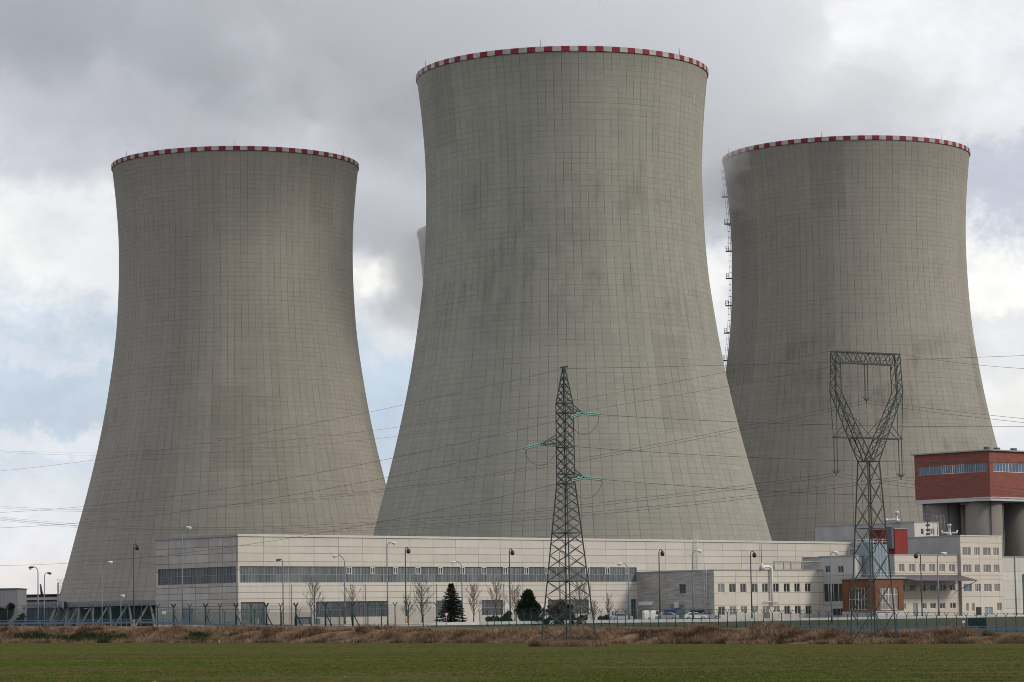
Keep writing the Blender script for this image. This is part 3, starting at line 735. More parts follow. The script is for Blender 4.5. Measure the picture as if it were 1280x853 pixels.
# ---- long hall
def build_hall():
    HZ = hitS(298, 668, 0)[1]; sEnd = hitS(1085, 690, 0)[0]; qB = hitQ(194, 672, 0)[0]
    t = thing('long_hall', 'long beige panelled hall with ribbon windows in front of the towers', 'building', W(0, 0, GZ))
    zz = lambda y: hitS(298, y, 0)[1]
    rows = [zz(y)-GZ for y in (753, 744.6, 736.6, 728.7, 708, 697.7, 687.2, 678.2)]
    rib = (.35, hitS(797, 711, 0)[0]-.3, zz(728.7), zz(708))
    low = []
    for x0, x1, yb in ((301, 331, 779), (395, 485.5, 771), (545, 577, 771), (602, 628.5, 771), (685, 736, 770)):
        s0, s1 = hitS(x0, 752, 0)[0], hitS(x1, 752, 0)[0]
        zt_ = zz(753); low.append((s0, s1, GZ+.5 if yb > 775 else GZ+1.6, zt_))
    door = (hitS(789, 755, 0)[0], hitS(795.5, 755, 0)[0], GZ, zz(753))
    srib = (qB+.8, -.6, zz(728.7), zz(708))
    ds = hq(229, 241, 761, 778, 0); sdoor = (ds[0], ds[1], GZ, ds[3])
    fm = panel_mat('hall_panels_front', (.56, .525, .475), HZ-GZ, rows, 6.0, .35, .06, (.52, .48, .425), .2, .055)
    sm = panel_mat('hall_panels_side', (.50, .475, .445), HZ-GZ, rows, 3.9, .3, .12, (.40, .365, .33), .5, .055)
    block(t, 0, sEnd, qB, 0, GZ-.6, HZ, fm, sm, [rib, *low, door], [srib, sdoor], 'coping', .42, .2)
    # ribbon glazing split in bays of 6 m
    n = int((rib[1]-rib[0])/6)+1; bw = (rib[1]-rib[0])/n
    for k in range(n):
        a = rib[0]+k*bw; o = window(t, 'ribbon_window', W(a, 0, rib[2]), FD, ND, bw, rib[3]-rib[2], 'glass_front', 'frame_g', 8, 2, .25, .06)
        if k > 3:
            c = MB(); a0 = W(a+bw*.42, -.23, rib[2]+(rib[3]-rib[2])*.52)
            hh = (rib[3]-rib[2])*.46; wv = bw*.2
            for x in (0, wv/2, wv): c.box(a0+FD*(x-.06)+ND*.08, FD*.12, ND*.06, UPZ*hh)
            for z in (0, hh-.12): c.box(a0+ND*.075-FD*.06+UPZ*z, FD*(wv+.12), ND*.07, UPZ*.12)
            c.build('casement', 'frame_w', o)
    n = 4; bw = (srib[1]-srib[0])/n
    for k in range(n):
        window(t, 'ribbon_window', W(0, srib[0]+k*bw, srib[2]), ND, -FD, bw, srib[3]-srib[2], 'glass_side', 'frame_g', 6, 2, .25, .06)
    for h in low:
        n = max(1, round((h[1]-h[0])/6)); bw = (h[1]-h[0])/n
        for k in range(n): window(t, 'window', W(h[0]+k*bw, 0, h[2]), FD, ND, bw, h[3]-h[2], 'glass_side' if h[2] > GZ+1 else 'glass_front', 'frame_g', 6, 2, .25, .06)
    window(t, 'door', W(door[0], 0, door[2]), FD, ND, door[1]-door[0], door[3]-door[2], 'teal', 'frame_g', 2, 2, .25)
    window(t, 'door', W(0, sdoor[0], sdoor[2]), ND, -FD, sdoor[1]-sdoor[0], sdoor[3]-sdoor[2], 'door_blue', 'frame_g', 2, 1, .15)
    for x in (362.5, 455, 544, 628, 736, 838.7):
        s = hitS(x, 700, 0)[0]; d = MB(); d.tube([W(s+.25, .1, GZ), W(s+.25, .1, zz(728.7)-.3)], .06, 6); d.build('downpipe', 'frame_g', t)
    for x in (863, 868):
        pass
    # roof ladder hoops above the parapet
    s = hitS(866, 675, 0)[0]; h = MB()
    for e in (0, 1.1): h.tube([W(s+e, .25, HZ-9), W(s+e, .25, HZ+1.2), W(s+e, -.6, HZ+1.5), W(s+e, -1.0, HZ+.1)], .06, 6)
    for k in range(28): h.bar(W(s, .25, HZ-9+k*.35), W(s+1.1, .25, HZ-9+k*.35), .05)
    h.build('roof_ladder', 'frame_w', t)
    return HZ
HZ = build_hall()

# ---- two storey annex with grey blind side
s1 = hitS(797, 750, 0)[0]; qA = hitQ(892, 715, s1)[0]; zA = hitQ(892, 712.3, s1)[1]
sA2 = hitS(1028, 713, qA)[0]
def build_annex():
    t = thing('office_annex', 'two storey beige annex with grey blind side wall and white ladder', 'building', W(s1, qA, GZ))
    zz = lambda y: hitS(892, y, qA)[1]
    rows = [zz(y)-GZ+.6 for y in (757, 741.6, 728.8, 721)]
    L2 = [(897.4, 905.6), (911.6, 919.8), (925.4, 933), (939.8, 947), (952.8, 960.3), (966.6, 973.8), (979.8, 987.3), (993, 1000.3), (1006.4, 1013.8)]
    up = []; lo = []
    for i, (a, b) in enumerate(L2):
        s0, s1_ = hitS(a, 735, qA)[0], hitS(b, 735, qA)[0]
        up.append((s0, s1_, zz(741), zz(729.8))); lo.append((s0, s1_, zz(766.8) if i in (2, 3, 4, 5) else zz(769.5), zz(758.5)))
    sw = hq(849, 857, 730.5, 742.5, s1)
    gate = hq(838, 846, 757, 776, s1); gate = (gate[0], gate[1]+2, GZ, gate[3]); 
    gar = hq(862, 882, 763, 776, s1); gar = (gar[0], gar[1], GZ, gar[3])
    fm = panel_mat('annex_panels', (.56, .525, .465), 9, rows, 6.6, .35, .08, (.53, .485, .42), .18, .05, 0)
    m, tt, b = base_mat('weathered_blockwork', .9, 0, .15)
    uv = N(tt, 'ShaderNodeUVMap'); n1 = rng(tt, nz(tt, uv.outputs[0], 1.2, 6, .75, (.25, 1.6, 1)), .42, .62, 0, 1); n2 = rng(tt, nz(tt, uv.outputs[0], .25, 5, .6), .3, .7, 0, 1)
    c = mixc(tt, n2, (.33, .325, .31), (.44, .43, .41)); c = mixc(tt, mth(tt, 'MULTIPLY', n1, .55), c, (.13, .13, .125)); L(tt, c, b.inputs['Base Color'])
    block(t, s1, sA2, -.02, qA, GZ-.6, zA, fm, m, up+lo, [sw, gate, gar], 'frame_g', .22, .12)
    for i, h in enumerate(up): fwin(t, h, qA, glass='glass_blind' if i == 0 else 'glass_dark', nx=2)
    for i, h in enumerate(lo): fwin(t, h, qA, glass='glass_blind' if i in (1, 2, 3, 4, 5) else 'glass_dark', nx=2)
    swin(t, sw, s1, nx=2, frame='frame_g')
    swin(t, gate, s1, kind='door', glass='door_blue', frame='frame_g', nx=3)
    swin(t, gar, s1, kind='garage_opening', glass='black', frame='frame_g', nx=1)
    # blue board over the door
    h = hq(831, 843, 763, 771, s1); b = MB(); b.box(W(s1-.06, h[0], h[2]), ND*(h[1]-h[0]), -FD*.12, UPZ*(h[3]-h[2])); b.build('blue_board', 'blue', t)
    h = hq(797.5, 815, 752.5, 757.2, s1); b = MB(); b.box(W(s1-.05, max(.3, h[0]), h[2]), ND*(h[1]-h[0]), -FD*.10, UPZ*(h[3]-h[2])); b.build('sign_board', 'sign_white', t)
    h = hq(845, 849.5, 753, 760, s1); b = MB(); b.box(W(s1-.05, h[0], h[2]), ND*(h[1]-h[0]), -FD*.5, UPZ*(h[3]-h[2])); b.build('junction_box', 'frame_w', t)
    # white ladder
    q0 = hitQ(882, 740, s1)[0]; q1 = hitQ(884.8, 740, s1)[0]; ld = MB(); zt_ = zA+1.2
    for q in (q0, q1): ld.tube([W(s1-.35, q, GZ+1.2), W(s1-.35, q, zt_)], .05, 5)
    k = GZ+1.2
    while k < zt_: ld.bar(W(s1-.35, q0, k), W(s1-.35, q1, k), .05); k += .35
    for k in (GZ+2, GZ+5, zA-.8): ld.bar(W(s1-.35, q0, k), W(s1, q0, k), .05); ld.bar(W(s1-.35, q1, k), W(s1, q1, k), .05)
    ld.build('ladder', 'frame_w', t)
    # white pipework on the front
    zz = lambda y, x=965: hitS(x, y, qA+.5)[1]; S = lambda x: hitS(x, 730, qA+.5)[0]
    p = MB(); p.tube([W(S(953), qA+.5, zz(711)), W(S(956), qA+.5, zz(708.5)), W(S(962), qA+.5, zz(708.5)), W(S(964.8), qA+.5, zz(711)), W(S(964.8), qA+.5, zz(759))], .26, 8); p.build('white_pipe', 'lamp_white', t)
    p = MB(); p.tube([W(S(955), qA+.45, zz(752)), W(S(974), qA+.45, zz(752))], .1, 6); p.build('pipe_branch', 'lamp_white', t)
    p = MB(); p.tube([W(S(957.3), qA-.5, zz(712)), W(S(957.3), qA-.5, zz(704))], [.5, .35], 8); p.build('roof_vent', 'silver', t)
    p = MB(); p.tube([W(S(957.3), qA-.5, zz(704)), W(S(957.3), qA-.5, zz(680))], .06, 5); p.build('flue_mast', 'pole_dark', t)
    # pipe gantry on the roof
    g = MB(); S2 = lambda x: hitS(x, 705, qA-2.5)[0]; zt2 = hitS(1000, 702.5, qA-2.5)[1]
    g.tube([W(S2(967.5), qA-2.5, zA), W(S2(967.5), qA-2.5, zt2), W(S2(1027), qA-2.5, zt2)], .16, 6)
    g.bar(W(S2(969), qA-2.3, zt2-.5), W(S2(1027), qA-2.3, zt2-.5), .12, .1)
    for x in (979.5, 988.5, 1002, 1012, 1026): g.bar(W(S2(x), qA-2.5, zA), W(S2(x), qA-2.5, zt2), .22)
    g.build('pipe_gantry', 'frame_g', t)
build_annex()

# ---- corner block, porch, tank, red stair houses, mid wing, tall block
s2 = sA2; zC = hitQ(1060, 694.5, s2)[1]; qC0 = hitQ(1024.5, 700, s2)[0]
so = s2-.6; qo1 = hitQ(1052.5, 725, so)[0]; qo2 = hitQ(1094, 725, so)[0]; zP = hitQ(1094, 721.5, so)[1]
so2 = hitS(1129, 725, qo2)[0]
def build_corner():
    t = thing('corner_block', 'grey corner block between the annex and the orange porch', 'building', W(s2, qo1, GZ))
    zz = lambda y: hitQ(1040, y, s2)[1]
    qe = hitQ(1068.5, 700, s2)[0]; sce = hitS(1091, 700, qo2-3.0)[0]-.3
    wins = [hq(1031, 1038, 707.5, 716.5, s2), hq(1047, 1054, 707.5, 716.5, s2)]
    rib = hq(1029, 1056, 730, 753, s2); lowr = hq(1040.5, 1055, 761, 770, s2)
    rib = (rib[0], min(qe-.6, qo1+3), rib[2], rib[3])
    sm = panel_mat('corner_panels', (.46, .45, .43), 10, [zz(720)-GZ+.6, zz(757)-GZ+.6], 6.2, .35, .1, (.41, .395, .375), .25, .05)
    block(t, s2+.003, sce, qC0, qe, GZ-.6, zC, sm, sm, [], [*wins, rib, lowr], 'frame_g', .25, .12)
    for h in wins: swin(t, h, s2, nx=2)
    swin(t, rib, s2, kind='ribbon_window', glass='glass_dark', frame='frame_w', nx=6, ny=1, fw=.09)
    swin(t, lowr, s2, nx=3, glass='glass_dark', frame='frame_g')
build_corner()
def build_porch():
    t = thing('brick_porch', 'orange brick entrance porch with tall glazed bays and pale plinth', 'building', W(so, qo2, GZ))
    zz = lambda y: hitQ(1094, y, so)[1]
    b1 = hq(1060, 1083.5, 736, 763, so); b2 = hs(1100, 1123, 734, 762.5, qo2)
    block(t, so, so2, qo1, qo2, zz(764), zP, MAT['orange'], MAT['orange'], [b2], [b1], 'frame_g', .4, .35)
    m = MB(); m.box(W(so-.1, qo1-.1, GZ-.6), FD*(so2-so+.2), ND*(qo2-qo1+.2), UPZ*(zz(764)-GZ+.6-.003)); m.build('plinth', 'plinth', t)
    n = 2; 
    for k in range(2):
        bw = (b1[1]-b1[0])/2; window(t, 'glazed_bay', W(so, b1[0]+bw*k, b1[2]), ND, -FD, bw, b1[3]-b1[2], 'glass_dark', 'frame_w', 3, 2, .3, .09)
    for k in range(2):
        bw = (b2[1]-b2[0])/2; window(t, 'glazed_bay', W(b2[0]+bw*k, qo2, b2[2]), FD, ND, bw, b2[3]-b2[2], 'glass_blind', 'frame_w', 3, 3, .3, .09)
build_porch()
def build_tank():
    sc = hitS(1091, 700, qo2-3.0)[0]; qf = qo2-3.0
    q0 = hitQ(1071, 700, sc)[0]; se = hitS(1110, 700, qf)[0]; zt_ = hitS(1091, 681, qf)[1]
    t = thing('equipment_housing', 'blue grey metal plant housing on the porch roof', 'plant housing', W(sc, qf, zP))
    m = MB(); m.box(W(sc, q0, zP+.06), FD*(se-sc), ND*(qf-q0), UPZ*(zt_-zP)); m.build('casing', 'tank', t)
    for k in range(1, 5):
        r = MB(); a = sc+(se-sc)*k/5; r.box(W(a, qf, zP+.2), FD*.12, ND*.08, UPZ*(zt_-zP-.3)); r.build('rib', 'tank', t)
    d = MB(); d.box(W(sc+.6, qf+.004, zP+.3), FD*1.2, ND*.06, UPZ*2.4); d.build('door', 'door_blue', t)
    m = MB(); m.tube([W(sc+1.4, (q0+qf)/2, zt_), W(sc+1.4, (q0+qf)/2, zt_+.9)], 1.1, 16); m.build('fan_cowl', 'tank', t)
    r = MB(); P = [W(sc, q0, zt_+.06), W(sc, qf, zt_+.06), W(se, qf, zt_+.06), W(se, q0, zt_+.06)]
    for k in range(4):
        a, b = P[k], P[(k+1) % 4]
        for h in (.55, 1.1): r.bar(a+UPZ*h, b+UPZ*h, .07)
        n = max(2, int((b-a).length/1.6))
        for j in range(n): q = a.lerp(b, j/n); r.bar(q, q+UPZ*1.1, .07)
    r.build('railing', 'frame_w', t)
    t2 = thing('exhaust_pipe', 'bent grey pipe rising left of the plant housing', 'pipe', W(so+1, qo2-6.5, zP))
    m = MB(); qq = hitQ(1063, 700, so+1)[0]; zz = lambda y: hitQ(1063, y, so+1)[1]
    m.tube([W(so+1, qq, zP), W(so+1, qq, zz(687.5)), W(so+1, qq+.3, zz(686.5)), W(so+1.2, qq+1.6, zz(686.5))], .2, 8); m.build('pipe', 'frame_g', t2)
    t3 = thing('roof_railing', 'white safety railing along the porch roof edge', 'railing', W(so, qo2, zP))
    r = MB(); P = [W(so+.4, qo1+.4, zP+.06), W(so+.4, qo2-.4, zP+.06), W(so2-.4, qo2-.4, zP+.06)]
    for a, b in zip(P, P[1:]):
        for h in (.5, 1.0): r.bar(a+UPZ*h, b+UPZ*h, .05)
        n = int((b-a).length/1.8)
        for j in range(n+1): q = a.lerp(b, j/n); r.bar(q, q+UPZ*1.0, .05)
    r.build('rails', 'frame_w', t3)
build_tank()
qM = qo1+2.5
s3 = hitS(1118, 700, qM)[0]; sM2 = hitS(1197, 700, qM)[0]; zM = hitS(1160, 693.5, qM)[1]
def build_mid():
    t = thing('office_wing', 'low beige office wing with six upper windows above the canopy', 'building', W(s3, qM, GZ))
    zz = lambda y: hitS(1160, y, qM)[1]
    up = []; md = []; lo = []
    for a in (1123.5, 1136.3, 1149.2, 1161.7, 1174.2, 1186.5):
        s_0, s_1 = hitS(a, 710, qM)[0], hitS(a+7, 710, qM)[0]
        up.append((s_0, s_1, zz(715), zz(705.5))); md.append((s_0, s_1, zz(739), zz(731)))
    for a, b in ((1129.6, 1132), (1153.6, 1158), (1163, 1170.2), (1175, 1181.7), (1187.8, 1194.8)):
        lo.append((hitS(a, 756, qM)[0], hitS(b, 756, qM)[0], zz(761), zz(754)))
    dr = (hitS(1141, 756, qM)[0], hitS(1147, 756, qM)[0], GZ, zz(754))
    fm = panel_mat('wing_panels', (.55, .505, .43), 12, [zz(y)-GZ+.6 for y in (748, 722, 717, 703)], 7.2, .4, .07, (.52, .465, .39), .2, .05)
    m, tt, b = base_mat('grey_render', .9, 0, .15); uv = N(tt, 'ShaderNodeUVMap'); n2 = rng(tt, nz(tt, uv.outputs[0], .4, 5, .6, (1, .4, 1)), .3, .7, 0, 1)
    L(tt, mixc(tt, n2, (.31, .31, .305), (.40, .395, .385)), b.inputs['Base Color']); MAT['grey_render'] = m
    block(t, s3, sM2+1, 4, qM, GZ-.6, zM, fm, MAT['grey_render'], up+md+lo+[dr], [], 'frame_g', .2, .1)
    for i, h in enumerate(up): fwin(t, h, qM, glass='glass_blind', nx=2)
    for h in md: fwin(t, h, qM, glass='glass_dark', nx=2)
    for h in lo: fwin(t, h, qM, glass='glass_dark', nx=2)
    fwin(t, dr, qM, kind='door', glass='door_blue', nx=1)
    # canopy
    c = thing('entrance_canopy', 'purple grey sheet canopy sloping over the wing entrance', 'canopy', W(so2, qM, zz(724)))
    z_hi, z_lo = zz(719), zz(726); S = lambda x, q, y=728: hitS(x, y, q)[0]
    a0, a1 = so2+.2, hitS(1199, 722, qM)[0]; qf = qM+6.0; a2 = hitS(1222, 730, qf)[0]
    m = MB(); P = [W(a0, qM+.05, z_hi), W(a1, qM+.05, z_hi), W(a2, qf, z_lo), W(a0+4, qf, z_lo)]
    m.face(P); m.face([p-UPZ*.18 for p in P][::-1])
    for k in range(4): a, b = P[k], P[(k+1) % 4]; m.face([a, a-UPZ*.18, b-UPZ*.18, b])
    m.build('roof_sheet', 'canopy', c, weld=True)
    for k in range(5):
        x = a0+3+(a1-a0-4)*k/4; r = MB(); r.bar(W(x, qM+.1, z_lo-2.2), W(x, qf-.8, z_lo-.22), .13); r.build('bracket', 'frame_g', c)
    for k in range(3):
        pass
    return z_lo
build_mid()
sT = sM2+.2; 
qT = hitQ(1201, 700, sT)[0]; zT = hitQ(1199, 669.3, sT)[1]; sT2 = hitS(1252.5, 690, qT)[0]
def build_tall():
    t = thing('office_block', 'tall pale office block with four rows of windows', 'building', W(sT, qT, GZ))
    zz = lambda y: hitS(1225, y, qT)[1]; H = []
    rowy = [(684.5, 694.5), (706, 716), (730, 740), (754, 764)]
    cols = [(1203.5, 1214), (1218, 1225), (1229, 1238.5), (1242, 1249)]
    for r_, (ya, yb) in enumerate(rowy):
        if r_ == 3: cc = [(1206, 1209), (1213, 1216.5), (1244.5, 1250.5)]
        else: cc = cols
        for a, b in cc: H.append((hitS(a, 700, qT)[0], hitS(b, 700, qT)[0], zz(yb), zz(ya), r_))
    d1 = (hitS(1220, 765, qT)[0], hitS(1227, 765, qT)[0], GZ, zz(759), 4); d2 = (hitS(1231, 765, qT)[0], hitS(1241, 765, qT)[0], GZ, zz(759), 4)
    fm = panel_mat('block_panels', (.56, .52, .45), 18, [zz(y)-GZ+.6 for y in (746, 725, 720, 699, 679)], 7.0, .4, .07, (.53, .48, .405), .15, .05, .3)
    q0 = qT - 34
    block(t, sT, sT2, q0, qT, GZ-.6, zT, fm, MAT['grey_render'], [h[:4] for h in H]+[d1[:4], d2[:4]], [], 'coping', .25, .12)
    for h in H: fwin(t, h[:4], qT, glass='glass_blue' if h[4] == 2 and h[0] < sT+8 else 'glass_blind', nx=3 if h[1]-h[0] > 2 else 2)
    fwin(t, d1[:4], qT, kind='door', glass='black', frame='frame_g', nx=1); fwin(t, d2[:4], qT, kind='door', glass='door_blue', frame='frame_w', nx=2)
    # penthouse behind
    sP = hitS(1143, 660, qT-16)[0]; zPn = hitS(1143, 652.3, qT-16)[1]; sP2 = hitS(1173, 652, qT-16)[0]
    p = thing('roof_house', 'white roof house with two small windows and grey flank', 'building', W(sP, qT-16, GZ))
    h1, h2 = hs(1151, 1154.5, 661, 668.5, qT-16), hs(1161.5, 1168, 661, 668.5, qT-16)
    wm = simple('white_render', (.52, .50, .47), .85, 0, .08, .4)
    block(p, sP, sP2, qT-44, qT-16, GZ-.6, zPn, wm, MAT['grey_render'], [h1, h2], [], 'frame_g', .25, .12)
    fwin(p, h1, qT-16, nx=1, glass='glass_dark'); fwin(p, h2, qT-16, nx=3, glass='glass_blind')
    # right block
    sR2 = hitS(1330, 700, qT-.4)[0]; zR = hitS(1265, 696, qT-.4)[1]
    r = thing('white_store', 'white rendered store block at the right edge', 'building', W(sT2, qT, GZ))
    wm2 = panel_mat('white_panels', (.55, .54, .51), 12, [2, 4, 6, 8, 10], 6.5, .5, .06, (.50, .49, .46), .3, .04)
    gh = (hitS(1277.5, 720, qT-.4)[0], hitS(1277.5, 720, qT-.4)[0]+6, GZ, hitS(1277, 718, qT-.4)[1])
    block(r, sT2+.003, sR2, q0+10, qT-.4, GZ-.6, zR, wm2, wm2, [gh], [], 'frame_g', .2, .1)
    fwin(r, gh, qT-.4, kind='gate', glass='teal', frame='frame_g', nx=3)
    s_ = hitS(1270.5, 720, qT)[0]; d = MB(); d.tube([W(s_, qT-.25, GZ), W(s_, qT-.25, zR)], .12, 6); d.build('downpipe', 'frame_g', r)
    return sP, q0
sP, qT0 = build_tall()
def build_red():
    # red stair boxes behind the porch
    q1 = qM-.4; sa = hitS(1118.5, 675, q1)[0]; sb = hitS(1134.5, 675, q1)[0]; q0 = hitQ(1086, 675, sa)[0]
    z1 = hitS(1118.5, 661.5, q1)[1]; z0 = zM-1.5
    t = thing('red_stair_house', 'bright red stair house box above the porch roof', 'building', W(sa, q1, z0))
    m = MB(); m.box(W(sa, max(q0, -2), z0), FD*(sb-sa), ND*(q1-max(q0, -2)), UPZ*(z1-z0)); m.build('wall', 'red', t)
    m = MB(); m.box(W(sa-.15, max(q0, -2)-.1, z1+.003), FD*(sb-sa+.3), ND*(q1-max(q0, -2)+.2), UPZ*.2); m.build('roof_edge', 'frame_g', t)
    h = hitQ(1110, 666, sa); m = MB(); m.box(W(sa-.9, h[0], h[1]-3.4), FD*.88, ND*1.6, UPZ*4.6); m.build('louvre_box', 'pole_dark', t)
    m = MB(); m.box(W(sa-.06, max(q0, -2)+.3, z1-3.8), FD*.058, ND*(q1-max(q0, -2)-4), UPZ*3.6); m.build('shaded_side_sheet', 'red_dark', t)  # darker red sheet: shade of the left face put into the colour
build_red()
def duct(label, x, y, D, s=1.0, arms=((-1, .9), (1, .6))):
    p = at(x, y, D); t = thing('roof_duct', label, 'ventilation duct', p, 0, 'silver ducts on the roofs')
    m = MB(); m.lathe(p, [(.9*s, 0), (.9*s, .6*s), (.5*s, 1.2*s), (.5*s, 3.6*s), (.85*s, 3.9*s), (.85*s, 4.5*s), (.6*s, 4.7*s)], 14); m.build('stack', 'silver', t)
    for sx, h in arms:
        m = MB(); m.tube([p+Vector((sx*.3, 0, .9*s)), p+Vector((sx*1.8*s, 0, 1.0*s)), p+Vector((sx*2.9*s, 0, (.5+h*.5)*s)), p+Vector((sx*3.1*s, 0, (1.2+h)*s))], [.5*s, .5*s, .45*s, .45*s], 10); m.build('elbow_pipe', 'silver', t)
duct('silver duct with tall centre stack and two raised elbows on the office block', 1187, 669.5, 615, .52, ((-1, .9), (1, .9)))
p_ = thing('roof_duct', 'silver duct lying along the dark roof beside a short stack', 'ventilation duct', at(1121, 652, 640), 0, 'silver ducts on the roofs')
_p = at(1121, 652.5, 640); _m = MB(); _m.lathe(_p, [(.5, 0), (.5, .4), (.28, .7), (.28, 1.7), (.48, 1.8), (.48, 2.3), (.3, 2.4)], 14); _m.build('stack', 'silver', p_)
_m = MB(); _m.tube([_p+Vector((.6, 0, .3)), _p+Vector((-.8, 0, .5)), _p+Vector((-1.6, 0, .35)), _p+Vector((-2.4, 0, .5))], .32, 10); _m.build('elbow_pipe', 'silver', p_)
_m = MB(); _m.tube([at(1104.5, 650.5, 640), at(1107, 650, 640), at(1110, 650.8, 640)], .4, 10); _m.build('end_pipe', 'silver', p_)
# antenna mast on the roof house
def mast():
    b = at(1160, 669, 610); tz = at(1160, 632, 610).z
    t = thing('antenna_mast', 'slim dark antenna mast standing before the white roof house', 'mast', b)
    m = MB(); m.tube([b, Vector((b.x, b.y, tz))], .11, 6); m.build('pole', 'pole_dark', t)
    for k in range(7):
        z = tz - .6 - k*.95
        m = MB(); m.box((b.x-.45, b.y-.1, z), (.9, 0, 0), (0, .2, 0), (0, 0, .45)); m.build('antenna', 'pole_dark', t)
mast()
def hoops():
    b = at(1170, 652, 622); t = thing('ladder_hoops', 'curved grey ladder rails rising over the white roof house edge', 'ladder', b)
    for e in (-.45, .45, 1.1):
        m = MB(); m.tube([b+Vector((e-.2, 0, -3)), b+Vector((e-.2, 0, .7)), b+Vector((e, 0, 1.4)), b+Vector((e+.6, 0, 1.2)), b+Vector((e+.8, 0, -3))], .06, 6); m.build('rail', 'frame_g', t)
hoops()

# ---- silos with the red machine house on top
def silos():
    D = 672
    c = at(1238, 620, D); c.z = 0
    # red box corner nearest camera
    sx = (c-O0).dot(FD); qx = (c-O0).dot(ND)
    z0 = at(1238, 621, D).z; z1 = at(1238, 562, D).z
    ql = hitQ(1143, 580, sx)[0]; sr = sx+34
    t = thing('machine_house', 'red machine house with window strips on top of the silos', 'building', W(sx, qx, z0))
    zz = lambda y: at(1238, y, D).z
    w1 = hq(1147, 1233.5, 578.5, 588.5, sx); w1 = (w1[0], w1[1], zz(589.5), zz(578.5)); w2 = (sx+1.5, sr-1, zz(589.5), zz(578))
    redr = simple('red_brick_cladding', (.20, .068, .05), .8, 0, .2, .5, (1, 1, 3)); redl = simple('red_brick_twin', (.20, .068, .05), .8, 0, .2, .5, (1, 1, 3))  # both cladding materials have the same colour
    block(t, sx, sr, ql, qx, z0, z1, redr, redr, [w2], [w1], 'frame_g', .3, .6)
    n = 6; bw = (w1[1]-w1[0])/n
    for k in range(n): window(t, 'window', W(sx, w1[0]+bw*k, w1[2]), ND, -FD, bw, w1[3]-w1[2], 'glass_blue', 'frame_w' if k in (2, 3) else 'frame_g', 5, 1, .2, .1)
    n = 5; bw = (w2[1]-w2[0])/n
    for k in range(n): window(t, 'window', W(w2[0]+bw*k, qx, w2[2]), FD, ND, bw, w2[3]-w2[2], 'glass_blue', 'frame_w', 5, 1, .2, .1)
    m = MB(); m.box(W(sx-.15, ql-.15, z0-.9), FD*(sr-sx+.3), ND*(qx-ql+.3), UPZ*.895); m.build('floor_slab', 'plinth', t)
    for a, b in ((1, -1.2), (6, -2), (12, -1.5)):
        m = MB(); m.box(W(sx+a, qx+b-1, z1+.06), FD*1.4, ND*.9, UPZ*.7); m.build('roof_vent', 'pole_dark', t)
    # silos
    sil = simple('silo_concrete', (.19, .175, .155), .9, 0, .12, .15, (1, 1, .3))
    zb = z0-.91; k = 0
    spots = [(qx-17.8, sx+5, 'left silo under the red machine house'), (qx-5.5, sx+5, 'middle silo beneath the near corner of the red machine house'), (qx-5.5, sx+19.5, 'right silo at the frame edge under the machine house'), (qx-17.8, sx+19.5, 'rear silo in the shade behind the front silos')]
    for q, s_, lab in spots:
        p = W(s_, q, GZ); tt = thing('silo', lab, 'silo', p, 0, 'concrete silos')
        m = MB(); m.lathe(p, [(4.45, -.5), (4.45, zb-GZ)], 64); m.build('shell', sil, tt)
        for j in range(2):
            a = -math.pi/2+.9*j+.2; m = MB(); m.tube([p+Vector((4.6*math.cos(a), 4.6*math.sin(a), 0)), p+Vector((4.6*math.cos(a), 4.6*math.sin(a), zb-GZ-.3))], .12, 6); m.build('downpipe', 'pole_dark', tt)
silos()

